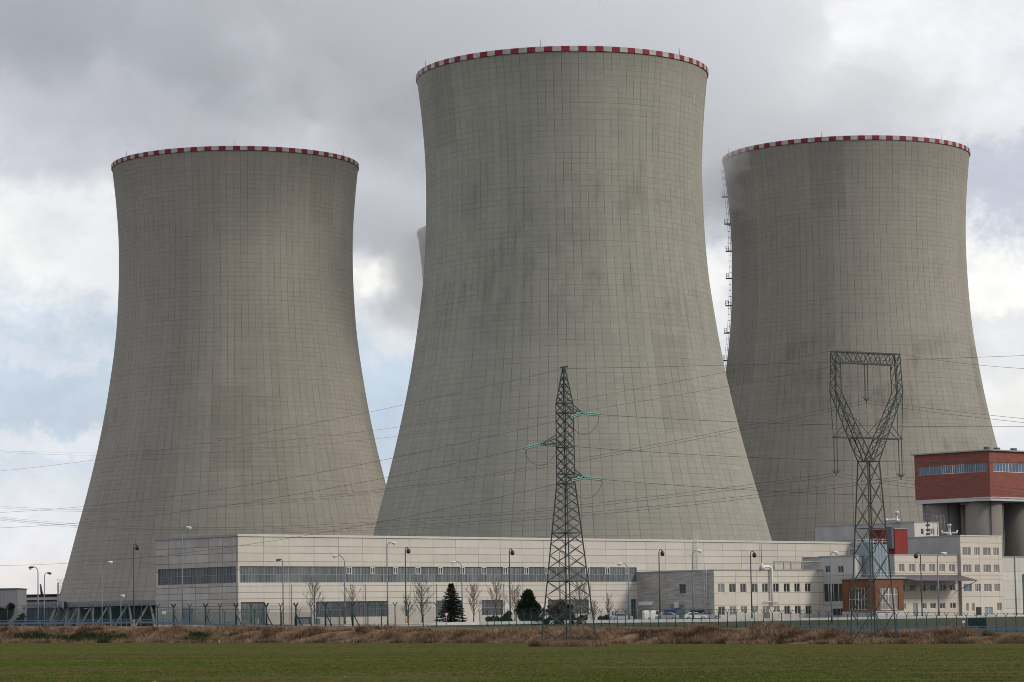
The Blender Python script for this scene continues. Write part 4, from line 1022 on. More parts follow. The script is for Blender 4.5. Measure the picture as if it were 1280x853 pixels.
# ---- low buildings at the far left
def far_left():
    D = 760; a = at(-60, 736.5, D); b = at(22, 736.5, D); z0 = 2.8
    t = thing('grey_shed', 'corrugated grey shed with roof rail at the left edge', 'shed', ((a.x+b.x)/2, D, z0))
    m = MB(); m.box((a.x, D, z0), (b.x-a.x, 0, 0), (0, 14, 0), (0, 0, b.z-z0)); m.build('wall', 'grey_clad', t)
    m = MB(); m.box((a.x-.2, D-.2, b.z+.003), (b.x-a.x+.4, 0, 0), (0, 14.4, 0), (0, 0, .25)); m.build('roof', 'pole_dark', t)
    r = MB()
    for h in (.9, 1.7): r.bar((a.x, D+.5, b.z+h+.2), (b.x-5, D+.5, b.z+h+.2), .1)
    k = a.x
    while k < b.x-5: r.bar((k, D+.5, b.z+.2), (k, D+.5, b.z+1.9), .1); k += 2.5
    r.build('roof_railing', 'frame_g', t)
    D = 1060; x0, x1 = at(20, 745, D).x, at(95, 745, D).x; zt_ = at(60, 744.5, D).z; zb = at(60, 752, D).z
    t = thing('service_building', 'dark blue building with red roof edge behind the left tower', 'building', (x0, D, 3.3))
    m = MB(); m.box((x0, D, 3.0), (x1-x0, 0, 0), (0, 20, 0), (0, 0, zt_-3.0)); m.build('wall', 'dark_clad', t)
    m = MB(); m.box((x0-1, D-.5, zt_+.003), (x1-x0+1, 0, 0), (0, 21, 0), (0, 0, .45)); m.build('roof_edge', 'red_dark', t)
    m = MB(); m.box((x0-1, D-.6, zt_-1.6), (x1-x0+1, 0, 0), (0, .55, 0), (0, 0, .9)); m.build('white_fascia', 'plinth', t)
    for k in range(7):
        m = MB(); m.box((x0+1+k*3, D-.1, zb+.6), (1.9, 0, 0), (0, .095, 0), (0, 0, .5)); m.build('window', 'frame_w', t)
    m = MB(); m.tube([(x0+9, D+3, zt_), (x0+8.4, D+3, zt_+4.2)], [.5, .3], 8); m.build('chimney', 'pole_dark', t)
    D = 930; x0, x1 = at(-40, 755, D).x, at(80, 755, D).x; za = at(40, 752.5, D).z; zb = at(40, 760, D).z
    t = thing('pipe_bridge', 'long grey covered pipe bridge beside the left tower foot', 'pipe bridge', ((x0+x1)/2, D, 3.3))
    m = MB(); m.box((x0, D, zb), (x1-x0, 0, 0), (0, 4, 0), (0, 0, za-zb)); m.build('casing', 'grey_clad', t)
    for k in range(8):
        x = x0+2+k*(x1-x0-4)/7; m = MB(); m.box((x, D+1, 3.0), (.7, 0, 0), (0, 1.5, 0), (0, 0, zb-3.0)); m.build('pillar', 'pole_dark', t)
    t = thing('lattice_gantry', 'small pale lattice gantry against the left tower edge', 'gantry', at(74, 745, 905))
    b = at(72, 745, 905); m = MB(); q = [b, b+Vector((1.6, 0, 0)), b+Vector((1.6, 1.6, 0)), b+Vector((0, 1.6, 0))]
    for p in q: m.bar(p-UPZ*4, p+UPZ*4, .18)
    for k in range(5):
        z = -3.5+k*1.8
        for i in range(4): m.bar(q[i]+UPZ*z, q[(i+1) % 4]+UPZ*z, .12); m.bar(q[i]+UPZ*z, q[(i+1) % 4]+UPZ*(z+1.6), .1)
    m.build('frame', 'frame_g', t)
far_left()

# ------------------------------------------------------------------ pylons
def xbrace(mb, A0, A1, B0, B1, w, n):
    """X bracing between chord A (A0->A1) and chord B, n panels"""
    for k in range(n):
        a0, a1 = A0.lerp(A1, k/n), A0.lerp(A1, (k+1)/n); b0, b1 = B0.lerp(B1, k/n), B0.lerp(B1, (k+1)/n)
        mb.bar(a0, b1, w); mb.bar(b0, a1, w)
def insul(parent, a, b, mat, r=.13, n=10, name='insulator'):
    a, b = Vector(a), Vector(b); d = (b-a); Ln = d.length; pts = []; rs = []
    for k in range(n*3+1):
        pts.append(a+d*(k/(n*3))); rs.append(r if k % 3 == 1 else r*.45)
    m = MB(); m.tube(pts, rs, 8); return m.build(name, mat, parent)
WIRES = {}
def pylon_one():
    D = 290.0; base = at(711, 803, D); base.z = terrain(base.x, base.y); zb = base.z
    c = Vector((base.x, base.y, 0))
    hz = lambda y: at(707, y, D).z
    m_px = D/F
    t = thing('lattice_pylon', 'slim lattice pylon with three short arms and green glass insulators', 'pylon', base)
    lv = [(zb-.1, 35*m_px), (hz(605), 11.5*m_px), (hz(504.5), 10.8*m_px), (hz(461), 1.6*m_px)]
    dirs = [Vector((math.cos(a), math.sin(a), 0)) for a in (R(-86), R(4), R(94), R(184))]
    P = lambda i, k: c + dirs[k]*lv[i][1] + UPZ*lv[i][0]
    for k in range(4):
        m = MB()
        for i in range(3): m.bar(P(i, k), P(i+1, k), .13 if i == 0 else .10)
        m.build('leg', 'steel', t)
    br = MB()
    for i, n in ((0, 14), (1, 9), (2, 5)):
        for k in range(4):
            A0, A1, B0, B1 = P(i, k), P(i+1, k), P(i, (k+1) % 4), P(i+1, (k+1) % 4)
            # panels get shorter with height on the tapered leg
            if i == 0:
                ts = [0]; h = 1.0
                for j in range(n): ts.append(ts[-1]+h); h *= .925
                ts = [x/ts[-1] for x in ts]
                for j in range(n):
                    a0, a1, b0, b1 = A0.lerp(A1, ts[j]), A0.lerp(A1, ts[j+1]), B0.lerp(B1, ts[j]), B0.lerp(B1, ts[j+1])
                    br.bar(a0, b1, .05); br.bar(b0, a1, .05)
                    if j in (4, 8): br.bar(a0, b0, .09)
            else: xbrace(br, A0, A1, B0, B1, .065, n)
            br.bar(A1, B1, .09)
            if i == 1: br.bar(A0.lerp(A1, .12), B0.lerp(B1, .12), .1); br.bar(A0.lerp(A1, .88), B0.lerp(B1, .88), .1); br.bar(A0.lerp(A1, .45), B0.lerp(B1, .45), .1)
    br.build('bracing', 'steel', t)
    ends = []
    for (tx, ty, lx, ly, rx, ry, yaw) in ((728.8, 517, 713, 522, 748.5, 518.5, -1.5), (675.5, 555.5, 656, 560.5, 696, 556.6, -1.2), (730.5, 597.5, 714, 600.8, 752, 599.5, -1.5)):
        tip = at(tx, ty, D+yaw)
        m = MB(); side = 1 if tx > 707 else -1
        z_t, z_b = tip.z+.95, tip.z+.1
        for k in ((0, 1) if side > 0 else (0, 3)):
            rr = lv[1][1]; a = c+dirs[k]*rr
            m.bar(a+UPZ*z_t, tip, .08); m.bar(a+UPZ*z_b, tip, .09)
            m.bar(a+UPZ*z_b, (a+UPZ*z_t).lerp(tip, .5), .06)
        m.build('cross_arm', 'steel', t)
        a = at(lx, ly, D+yaw-.8); b = at(rx, ry, D+yaw+.8)
        for e in (-.09, .09):
            insul(t, tip+Vector((-.15, 0, e)), a+Vector((0, 0, e)), 'glass_green', .11, 9); insul(t, tip+Vector((.15, 0, e)), b+Vector((0, 0, e)), 'glass_green', .11, 9)
        mid = (a+b)/2 - UPZ*(23*m_px); pts = []
        for k in range(13):
            an = math.pi*k/12; pts.append((a+b)/2 + (a-b)/2*math.cos(an) - UPZ*(23*m_px*math.sin(an)))
        m = MB(); m.tube(pts, .022, 5); m.build('jumper_wire', 'wire', t)
        ends.append((a, b))
    top = c+UPZ*lv[3][0]
    m = MB(); m.bar(top+Vector((-.4, 0, .1)), top+Vector((.4, 0, .2)), .15); m.build('peak_clamp', 'steel', t)
    return ends, top, t
ends1, top1, _ = pylon_one()
# overgrown tufts at the pylon feet
def foot_tufts(x, y0, D, rx, n=500):
    pts = []; p = at(x, y0, D)
    for _ in range(n):
        a = rnd.uniform(0, 2*math.pi); q = math.sqrt(rnd.random()); X, Y = p.x+math.cos(a)*q*rx, p.y+math.sin(a)*q*rx*.8
        pts.append((X, Y, terrain(X, Y)))
    structure(tufts('dry_grass', 'dry_grass', pts, .62, .04, .8), 'stuff')
foot_tufts(711, 803, 290, 3.9, 1600)
def pylon_two():
    D = 308.0; base = at(1092, 800, D); base.z = terrain(base.x, base.y); c = Vector((base.x, base.y, 0))
    an = R(34); A = Vector((math.cos(an), math.sin(an), 0)); B = Vector((math.sin(an), -math.cos(an), 0))
    m_px = D/F; hz = lambda y: at(1083, y, D).z
    t = thing('portal_pylon', 'wide window shaped lattice pylon with long hanging insulators', 'pylon', base)
    kA = m_px/math.cos(an)
    zb, zw, zx, ze, zt0, zt1 = base.z-.1, hz(577), hz(548), hz(491), hz(455), hz(441.5)
    wb, ww = 1.75, .80                      # half side at base and waist
    def Q(a, b, z): return c + A*a + B*b + UPZ*z
    corners = [(-1, -1), (1, -1), (1, 1), (-1, 1)]
    for sa, sb in corners:
        m = MB(); m.bar(Q(sa*wb, sb*wb, zb), Q(sa*ww, sb*ww, zw), .13); m.build('leg', 'steel', t)
    br = MB()
    n = 7; ts = [0]; h = 1.0
    for j in range(n): ts.append(ts[-1]+h); h *= .93
    ts = [x/ts[-1] for x in ts]
    for k in range(4):
        (a0, b0), (a1, b1) = corners[k], corners[(k+1) % 4]
        P0, P1, R0_, R1 = Q(a0*wb, b0*wb, zb), Q(a0*ww, b0*ww, zw), Q(a1*wb, b1*wb, zb), Q(a1*ww, b1*ww, zw)
        for j in range(n):
            x0, x1, y0, y1 = P0.lerp(P1, ts[j]), P0.lerp(P1, ts[j+1]), R0_.lerp(R1, ts[j]), R0_.lerp(R1, ts[j+1])
            br.bar(x0, y1, .055); br.bar(y0, x1, .055)
            if j in (1, 4): br.bar(x0, y0, .08)
        br.bar(P1, R1, .12)
    br.build('bracing', 'steel', t)
    ea_o, ea_i, ta_o, ta_i = 45.5*kA, 38.5*kA, 43.5*kA, 37.8*kA
    eb, tb = .50, .45
    for sgn in (-1, 1):
        f = MB()
        for sb in (-1, 1):
            pts_o = [Q(sgn*ww, sb*ww, zw), Q(sgn*ea_o, sb*eb, ze), Q(sgn*ta_o, sb*tb, zt1)]
            pts_i = [Q(0, sb*ww, zw), Q(sgn*ea_i, sb*eb, ze), Q(sgn*ta_i, sb*tb, zt0)]
            for pts in (pts_o, pts_i):
                for a, b in zip(pts, pts[1:]): f.bar(a, b, .095)
            f_z = [(pts_o[0], pts_o[1], pts_i[0], pts_i[1], 7), (pts_o[1], pts_o[2], pts_i[1], pts_i[2], 5)]
            for o0, o1, i0, i1, n in f_z:
                for j in range(n):
                    a0, a1, b0, b1 = o0.lerp(o1, j/n), o0.lerp(o1, (j+1)/n), i0.lerp(i1, j/n), i0.lerp(i1, (j+1)/n)
                    f.bar(*( (a0, b1) if j % 2 else (b0, a1)), .06); f.bar(a1, b1, .05)
            f.bar(Q(sgn*ea_o, sb*eb, ze), Q(sgn*44*kA, sb*.3, zx), .07)
            # ties from the arm tip back to the fork
            tt_ = (zx-zw)/(ze-zw)*1.55
            f.bar(Q(sgn*44*kA, sb*.3, zx), Q(sgn*(ww+(ea_o-ww)*min(1, tt_)), sb*.7, zw+(ze-zw)*min(1, tt_)), .06)
            f.bar(Q(0, sb*.6, zx), Q(sgn*(ww+(ea_i-ww)*.55)*.9, sb*.68, zw+(ze-zw)*.62), .05)
        for (o0, o1, n) in ((Q(sgn*ww, -ww, zw), Q(sgn*ea_o, -eb, ze), 7), (Q(0, -ww, zw), Q(sgn*ea_i, -eb, ze), 7)):
            o0b, o1b = (Q(sgn*ww, ww, zw), Q(sgn*ea_o, eb, ze)) if (o0-Q(sgn*ww, -ww, zw)).length < .01 else (Q(0, ww, zw), Q(sgn*ea_i, eb, ze))
            for j in range(n): f.bar(o0.lerp(o1, j/n), o0b.lerp(o1b, (j+1)/n), .05)
        for (o0, o1, o0b, o1b, n) in ((Q(sgn*ea_o, -eb, ze), Q(sgn*ta_o, -tb, zt1), Q(sgn*ea_o, eb, ze), Q(sgn*ta_o, tb, zt1), 5),):
            for j in range(n): f.bar(o0.lerp(o1, j/n), o0b.lerp(o1b, (j+1)/n), .05)
        f.build('fork', 'steel', t)
    b_ = MB(); n = 12
    for sb in (-1, 1):
        T0, T1, L0, L1 = Q(-ta_o, sb*tb, zt1), Q(ta_o, sb*tb, zt1), Q(-ta_i, sb*tb, zt0), Q(ta_i, sb*tb, zt0)
        b_.bar(T0, T1, .14); b_.bar(L0, L1, .12)
        for j in range(n): b_.bar(*((T0.lerp(T1, j/n), L0.lerp(L1, (j+1)/n)) if j % 2 else (L0.lerp(L1, j/n), T0.lerp(T1, (j+1)/n))), .07)
    for j in range(n+1): b_.bar(Q(-ta_o+2*ta_o*j/n, -tb, zt1), Q(-ta_o+2*ta_o*min(n, j+1)/n, tb, zt1), .06)
    b_.build('top_beam', 'steel', t)
    x_ = MB()
    for sb in (-1, 1): x_.bar(Q(-45*kA, sb*.3, zx), Q(45*kA, sb*.3, zx), .15)
    for j in range(12): x_.bar(Q((-45+90*j/12)*kA, -.3, zx), Q((-45+90*(j+1)/12)*kA, .3, zx), .06)
    x_.build('cross_arm', 'steel', t)
    outs = []
    for a, ztop, zbot in ((-44*kA, zx, hz(593)), (44*kA, zx, hz(596)), (0, zt0, hz(501))):
        for e in (-.22, .22):
            insul(t, Q(a+e, 0, ztop-.1), Q(a+e*.9, 0, zbot+.3), 'insul_grey', .085, 16)
        m = MB(); m.bar(Q(a-.55, 0, zbot+.35), Q(a, 0, zbot+.12), .09); m.bar(Q(a+.55, 0, zbot+.35), Q(a, 0, zbot+.12), .09); m.bar(Q(a, 0, zbot+.3), Q(a, 0, zbot-.25), .12); m.bar(Q(a-.3, 0, zbot+.12), Q(a+.3, 0, zbot+.12), .16)
        m.build('clamp', 'steel', t); outs.append(Q(a, 0, zbot-.1))
    return outs, Q(-ta_o, 0, zt1+.1), Q(ta_o, 0, zt1+.1)
outs2, tl2, tr2 = pylon_two()
foot_tufts(1092, 800, 308, 4.0, 1600)

# ------------------------------------------------------------------ overhead wires
def wire(label, A, B2, pix, group, r=.017, twin=0):
    """cable hung between two ends (plan-straight), its sag taken from points seen in the photo"""
    A, B2 = Vector(A), Vector(B2); dv = Vector((B2.x-A.x, B2.y-A.y, 0)); Ln = dv.length; dh = dv/Ln; nrm = Vector((dh.y, -dh.x, 0))
    xs, zs = [0.0, 0.0, 0.0, 0.0], [0.0]*4
    for (x, y) in pix:
        d = ray(x, y); den = d.dot(nrm)
        if abs(den) < 1e-6: continue
        k = (A-EYE).dot(nrm)/den; P = EYE+d*k; s_ = (P-A).dot(dh); xs.append(s_); zs.append(P.z-A.z)
    X = np.array(xs)/Ln; Z = np.array(zs); M = np.stack([X, X*X], 1); co = np.linalg.lstsq(M, Z, rcond=None)[0]
    co[1] = max(co[1], 0.0)
    pts = [A+dh*(Ln*k/28)+UPZ*(co[0]*(k/28)+co[1]*(k/28)**2) for k in range(29)]
    offs = [0] if not twin else [-twin/2, twin/2]
    if twin:
        m = MB(); t = thing('power_line', label, 'power line', A, 0, group)
        for o in offs:
            m = MB(); m.tube([p+nrm*o*.4+UPZ*o*.85 for p in pts], r, 4); m.build('cable', 'wire', t)
    else:
        m = MB(); m.tube(pts, r, 4); o = m.build('power_line', 'wire'); tag(o, label, 'power line', group)
LD = 455
g = 'overhead wires of the slim pylon'
wire('wire from the slim pylon upper arm to the left', ends1[0][0], at(-90, 645, LD), [(600, 549), (300, 608.5), (105, 633), (0, 641)], g)
wire('wire from the slim pylon left arm to the left', ends1[1][0], at(-90, 665, LD), [(600, 573.5), (450, 604), (300, 629), (120, 652)], g)
wire('wire from the slim pylon lowest arm to the left', ends1[2][0], at(-90, 709, LD), [(600, 627.7), (470, 654), (300, 681), (180, 698), (0, 707)], g)
wire('earth wire from the slim pylon peak to the left', top1, at(-90, 598, LD), [(600, 484), (507, 506), (300, 547), (118, 575), (0, 589)], g, .014)
RD = 250
wire('wire from the slim pylon upper arm to the right', ends1[0][1], at(1360, 531, RD), [(840, 523.5), (980, 530), (1280, 533.5)], g)
wire('wire from the slim pylon left arm to the right', ends1[1][1], at(1360, 578, RD), [(840, 567), (980, 573.5), (1150, 578)], g)
wire('wire from the slim pylon lowest arm to the right', ends1[2][1], at(1360, 622, RD), [(840, 606.5), (980, 615), (1100, 620)], g)
wire('earth wire from the slim pylon peak to the right', top1, at(1360, 440, RD), [(860, 457), (980, 455.5), (1280, 444.5)], g, .014)
g = 'twin cables of the portal pylon'
LD = 640; RD = 230
wire('twin cable from the portal pylon centre string to the left', outs2[2], at(-90, 648, LD), [(980, 526), (840, 555), (600, 597), (300, 630), (105, 639)], g, .017, .42)
wire('twin cable from the portal pylon left string to the left', outs2[0], at(-90, 640, LD), [(840, 621.5), (600, 646), (300, 659), (100, 657)], g, .017, .42)
wire('twin cable from the portal pylon right string to the left', outs2[1], at(-90, 648, LD), [(840, 637), (600, 656), (300, 661.5), (0, 650)], g, .017, .42)
wire('twin cable from the portal pylon centre string to the right', outs2[2], at(1360, 531, RD), [(1140, 510), (1280, 526)], g, .015, .42)
wire('twin cable from the portal pylon left string to the right', outs2[0], at(1360, 628, RD), [(1099, 602), (1240, 619)], g, .015, .42)
wire('twin cable from the portal pylon right string to the right', outs2[1], at(1360, 622, RD), [(1200, 606), (1280, 615)], g, .015, .42)
g = 'earth wires of the portal pylon'
wire('earth wire from the portal pylon left corner to the left', tl2, at(-90, 562, LD), [(980, 455), (840, 482), (600, 520), (300, 554), (0, 564)], g, .014)
wire('earth wire from the portal pylon right corner to the left', tr2, at(-90, 564, LD), [(840, 501), (600, 534.5), (300, 560), (0, 566)], g, .014)
wire('earth wire from the portal pylon right corner to the right', tr2, at(1360, 468, RD), [(1200, 454), (1280, 461)], g, .014)

# ------------------------------------------------------------------ fences, rail, low wall
def chain_mat():
    m = bpy.data.materials.new('chain_link'); m.use_nodes = True; t = m.node_tree; t.nodes.clear()
    o = N(t, 'ShaderNodeOutputMaterial'); b = N(t, 'ShaderNodeBsdfPrincipled'); b.inputs['Base Color'].default_value = (.03, .07, .07, 1); b.inputs['Roughness'].default_value = .6
    tr = N(t, 'ShaderNodeBsdfTransparent'); uv = N(t, 'ShaderNodeUVMap'); sp = N(t, 'ShaderNodeSeparateXYZ'); L(t, uv.outputs[0], sp.inputs[0])
    a = mth(t, 'FRACT', mth(t, 'MULTIPLY', mth(t, 'ADD', sp.outputs[0], sp.outputs[1]), 14)); c = mth(t, 'FRACT', mth(t, 'MULTIPLY', mth(t, 'ADD', mth(t, 'SUBTRACT', sp.outputs[0], sp.outputs[1]), 900), 14))
    k = mth(t, 'MAXIMUM', mth(t, 'LESS_THAN', a, .15), mth(t, 'LESS_THAN', c, .15))
    mx = N(t, 'ShaderNodeMixShader'); L(t, k, mx.inputs[0]); L(t, tr.outputs[0], mx.inputs[1]); L(t, b.outputs[0], mx.inputs[2]); L(t, mx.outputs[0], o.inputs[0]); return m
MAT['chain'] = chain_mat()
def fence(label, pts, H, big=(), arms=True, rad=.075, zoff=0):
    """pts: plan points of the posts"""
    P = [Vector((p[0], p[1], terrain(p[0], p[1])-.05+zoff)) for p in pts]
    t = thing('security_fence', label, 'fence', P[len(P)//2], 0, 'security fences')
    for i, p in enumerate(P):
        m = MB(); r = rad*1.9 if i in big else rad; top = p+UPZ*(H*(1.0))
        m.tube([p, top], r, 6)
        if arms:
            for s in (-1, 1): m.bar(top-UPZ*.05, top+Vector((s*.32, -.05*s, .48)), r*1.3)
        if i in big: m.bar(p+Vector((.9, .2, 0)), top-UPZ*H*.35, r)
        m.build('post', 'green_post', t)
    n = MB()
    u = 0
    for a, b in zip(P, P[1:]):
        d = (b-a).length; n.face([a, b, b+UPZ*H*.96, a+UPZ*H*.96], [(u, 0), (u+d, 0), (u+d, H), (u, H)]); u += d
    n.build('chain_link', 'chain', t, weld=True)
    for k, (dx, dz) in enumerate(((0, H), (-.32, H+.46), (.32, H+.46), (0, .25))):
        if not arms and k in (1, 2): continue
        w_ = MB(); w_.tube([p+Vector((dx, 0, dz)) for p in P], .018, 4); w_.build('wire_strand', 'green_post', t)
    return t
def plan(x, D): return (at(x, HORIZON, D).x, D)
XA = [-34, -12, 9, 30, 51, 72, 93.5, 114, 135, 156, 177, 197, 217, 237, 257, 275, 295, 314, 333, 351, 370, 389, 407, 424, 441, 460, 477, 494, 511, 529, 546]
fence('tall dark green fence with forked tops along the left yard', [plan(x, 448-(x/546)*50) for x in XA], 2.85, big=(12, 14, 16, 18, 20, 22, 24))
XB = []; x = 600
while x < 1330: XB.append(x); x += 9 + 3.4*min(1, (x-600)/500)
fence('long dark green fence with forked tops below the offices', [plan(x, 474-(x-600)/680*46) for x in XB], 2.35, rad=.065)
XI = [201, 218, 260, 281, 318, 352, 396, 430]
fence('second inner green fence behind the left fence', [plan(x, 452) for x in (190, 204, 218, 239, 260, 281, 300, 318, 335, 352, 374, 396, 413, 430)], 2.3, rad=.055)
def rail(label, pts, z, grp):
    t = thing('guard_rail', label, 'guard rail', (*pts[0], z(0)), 0, grp)
    V = [Vector((p[0], p[1], z(i))) for i, p in enumerate(pts)]
    for h, hh in ((.55, .30), (.95, .12)):
        m = MB()
        for a, b in zip(V, V[1:]): m.bar(a+UPZ*h, b+UPZ*h, .06, hh)
        m.build('beam', 'rail', t)
    for a, b in zip(V, V[1:]):
        q = a; m = MB(); m.box(q+Vector((-.07, .05, -.6)), (.14, 0, 0), (0, .1, 0), (0, 0, 1.5)); m.build('post', 'rail', t)
xr = [-40+18*k for k in range(28)]
def zr(i):
    x = xr[i]; y = interp(x, [(-40, 779), (190, 777.5), (296, 781.5), (460, 790)]); return at(x, y+3.0, 440).z - .3
rail('blue grey guard rail along the left fence foot', [plan(x, 440-(x+40)/500*30) for x in xr], zr, 'guard rails')
xr2 = [955+14*k for k in range(27)]
rail('blue grey guard rail under the right hand fence', [plan(x, 424-(x-955)/400*10) for x in xr2], lambda i: at(xr2[i], 789, 420).z-.3, 'guard rails')
def low_wall():
    m = MB(); xs = list(range(192, 1340, 12)); n = len(xs)
    P = []
    for x in xs:
        y = interp(x, [(192, 782.4), (300, 782), (420, 781), (640, 777.6), (800, 775.4), (900, 774.6), (1030, 773.2), (1160, 771.2), (1280, 769.8)])
        P.append(at(x, y, 496))
    for a, b in zip(P, P[1:]):
        d = b-a; m.box(a-UPZ*.4, d, (0, .3, 0), UPZ*.52)
    o = m.build('low_wall', 'white_wall', weld=True); tag(o, 'long low white wall running behind the fences', 'wall')
low_wall()

# ------------------------------------------------------------------ lamp posts
def lamp(label, px, y_top, y_bot, hx, kind, D, cat='lamp post', grp='tall lamp posts around the plant'):
    b = at(px, y_bot, D); b.z = terrain(b.x, b.y)-.1; top = at(px, y_top, D)
    hp = at(hx, y_top+ (1 if kind != 'ball' else 4.0), D); sgn = 1 if hx > px else -1; hw = abs(hp.x-top.x)
    t = thing('street_lamp', label, cat, b, 0, grp)
    m = MB(); base = Vector((top.x, D, b.z)); bx = (base + UPZ*(top.z-b.z-hw*.8))
    pts = [base, base.lerp(bx, .5), bx]
    for k in range(1, 7):
        a = math.pi/2*k/6; pts.append(bx+Vector((sgn*hw*.75*(1-math.cos(a)), 0, hw*.8*math.sin(a))))
    pts.append(Vector((hp.x-sgn*.3, D, top.z)))
    if kind == 'ball': pts.append(Vector((hp.x, D, top.z-.35)))
    m.tube(pts, [.13, .11, .09]+[.07]*(len(pts)-3), 8); m.build('pole', 'pole_dark' if kind == 'ball' else 'pole', t)
    if kind == 'ball':
        m = MB(); c0 = Vector((hp.x, D, top.z-1.15)); m.lathe(c0, [(.05, 0), (.28, .08), (.36, .3), (.36, .62), (.22, .8), (.1, .9)], 12); m.build('lamp_head', 'black', t)
        m = MB(); m.lathe(c0+Vector((-sgn*.1, .4, .3)), [(.04, 0), (.2, .1), (.2, .4), (.05, .5)], 8); m.build('lamp_cap', 'lamp_white', t)
    else:
        m = MB(); c0 = Vector((hp.x, D, top.z-.12)); V = []; n = 10
        segs = [(-.5, .06), (-.4, .13), (-.15, .2), (.15, .22), (.38, .17), (.5, .05)]
        P_ = [c0+Vector((sgn*x, 0, -.1*x)) for x, r_ in segs]; m.tube(P_, [r_ for x, r_ in segs], n); m.build('lamp_head', 'lamp_white' if kind == 'white' else 'pole_dark', t)
        m = MB(); m.lathe(c0+Vector((sgn*.15, 0, -.42)), [(.1, 0), (.2, .1), (.24, .22)], 10); m.build('lens', 'headlight', t)
    m = MB(); m.tube([base+UPZ*.3, base+UPZ*1.9], .14, 8); m.build('base_sleeve', 'yellow' if px in (167, 824, 506.5) else 'pole_dark', t)
LAMPS = [
 ('tall lamp post at far left with its head turned left', 47.5, 708.5, 775, 39, 'dark', 520),
 ('thinner lamp post at far left with its head turned right', 55.5, 716, 775, 61.5, 'dark', 590),
 ('pale lamp post in front of the left tower foot', 127.5, 702, 778, 138, 'white', 600),
 ('hooked lamp post with dark round head before the left tower', 167, 680, 778, 171.5, 'ball', 505),
 ('short lamp post beside the left tower columns', 151, 744, 778, 153.5, 'white', 620),
 ('tall white headed lamp post in front of the hall side wall', 227.5, 659, 780, 236, 'white', 490),
 ('lamp post before the hall ribbon window just right of the hall corner', 353.5, 699, 780, 348.5, 'dark', 500),
 ('left facing lamp post between the first two bare trees', 430.5, 694, 779, 419, 'white', 505),
 ('tall white headed lamp post left of the middle of the hall', 483.5, 678, 779, 492, 'white', 490),
 ('hooked lamp post with dark round head left of the spruce', 506.5, 684, 779, 510.5, 'ball', 500),
 ('left facing lamp post rising behind the spruce', 577, 702, 778, 567, 'white', 512),
 ('hooked lamp post with dark round head left of the dark pine', 636.5, 686, 777, 640.5, 'ball', 500),
 ('lamp post seen through the slim pylon', 699, 688, 777, 704, 'white', 515),
 ('left facing lamp post near the end of the hall ribbon window', 785, 704, 777, 775, 'white', 512),
 ('hooked lamp post with dark round head before the grey side wall', 823.5, 687, 776, 828, 'ball', 500),
 ('white headed lamp post before the white wall ladder', 865, 688, 778, 874, 'white', 498),
 ('hooked lamp post with dark round head before the office annex', 938, 689, 775, 943, 'ball', 500),
 ('white headed lamp post before the grey corner block', 1037.5, 690, 776, 1045, 'white', 470),
 ('left facing dark headed lamp post before the canopy', 1150.5, 690, 771, 1145, 'ball', 500),
 ('white headed lamp post right of the canopy middle', 1171.5, 691, 771, 1180, 'white', 500),
]
for a in LAMPS: lamp(*a)

# ------------------------------------------------------------------ trees
def bare_tree(label, x, y_top, y_bot, D, width_px, seed, dens=1.0, upright=.6):
    r_ = random.Random(seed); b = at(x, y_bot, D); b.z = terrain(b.x, b.y)-.1; H = at(x, y_top, D).z-b.z; Wd = width_px*D/F/2
    t = thing('bare_tree', label, 'tree', b, 0, 'leafless trees in front of the hall')
    tr = MB(); th = H*.42
    pts = [b+Vector((r_.uniform(-.05, .05)*k, 0, th*k/4)) for k in range(5)]+[b+Vector((r_.uniform(-.3, .3), 0, H*.93))]
    tr.tube(pts, [.12, .11, .10, .09, .08, .03], 7); tr.build('trunk', 'bark', t)
    br = MB()
    def grow(p, d, ln, rad, depth):
        q = p; pts = [p]
        for k in range(3):
            d = (d+Vector((r_.uniform(-.18, .18), r_.uniform(-.18, .18), .10))).normalized(); q = q+d*ln/3; pts.append(q)
        br.tube(pts, [rad, rad*.85, rad*.7, rad*.5], 4, cap=False)
        if depth == 0: return
        for k in range(3 if depth > 1 else 4):
            f = r_.uniform(.3, 1.0); s = pts[0].lerp(pts[-1], f)
            dd = (d+Vector((r_.uniform(-.75, .75), r_.uniform(-.75, .75), r_.uniform(-.05, .5)))).normalized()
            grow(s, dd, ln*r_.uniform(.45, .7), max(rad*.5, .014), depth-1)
    n = int(24*dens)
    for k in range(n):
        f = .22+.75*k/n; a = k*2.4+r_.uniform(-.4, .4); p = b+UPZ*(H*f*.93)
        out = Wd*(1.15-.55*f)*r_.uniform(.75, 1.1); up = H*(.30-.12*f)*upright/.6
        d = Vector((math.cos(a)*out*1.15, math.sin(a)*out, up)); grow(p, d.normalized(), d.length*.8, .04, 2)
    br.build('branches', 'twig', t)
for a in (
 ('round crowned bare tree above the first dark low window', 393, 727, 777, 520, 27, 1, 1.1),
 ('low bare tree before the dark ribbon of low windows', 440, 735, 778, 515, 28, 2, .9),
 ('faint small bare tree left of the tallest bare tree', 509, 745, 778, 512, 20, 3, .6),
 ('tallest bare tree with a wide fan crown left of the spruce', 528, 729, 778, 510, 30, 4, 1.3),
 ('slender bare tree just right of the spruce', 592, 732, 778, 515, 20, 5, 1.1),
 ('broad bare tree before the square low window', 621, 728, 778, 520, 27, 6, 1.2),
 ('reddish bare tree close to the dark pine', 644, 733, 778, 525, 24, 7, 1.2),
 ('bare tree seen through the slim pylon legs', 726, 728, 777, 530, 24, 8, 1.1),
 ('thin bare tree right of the slim pylon', 761, 745, 777, 530, 14, 9, .7),
 ('small bare tree close beside the slim pylon leg', 743, 752, 777, 530, 13, 10, .8),
): bare_tree(*a)
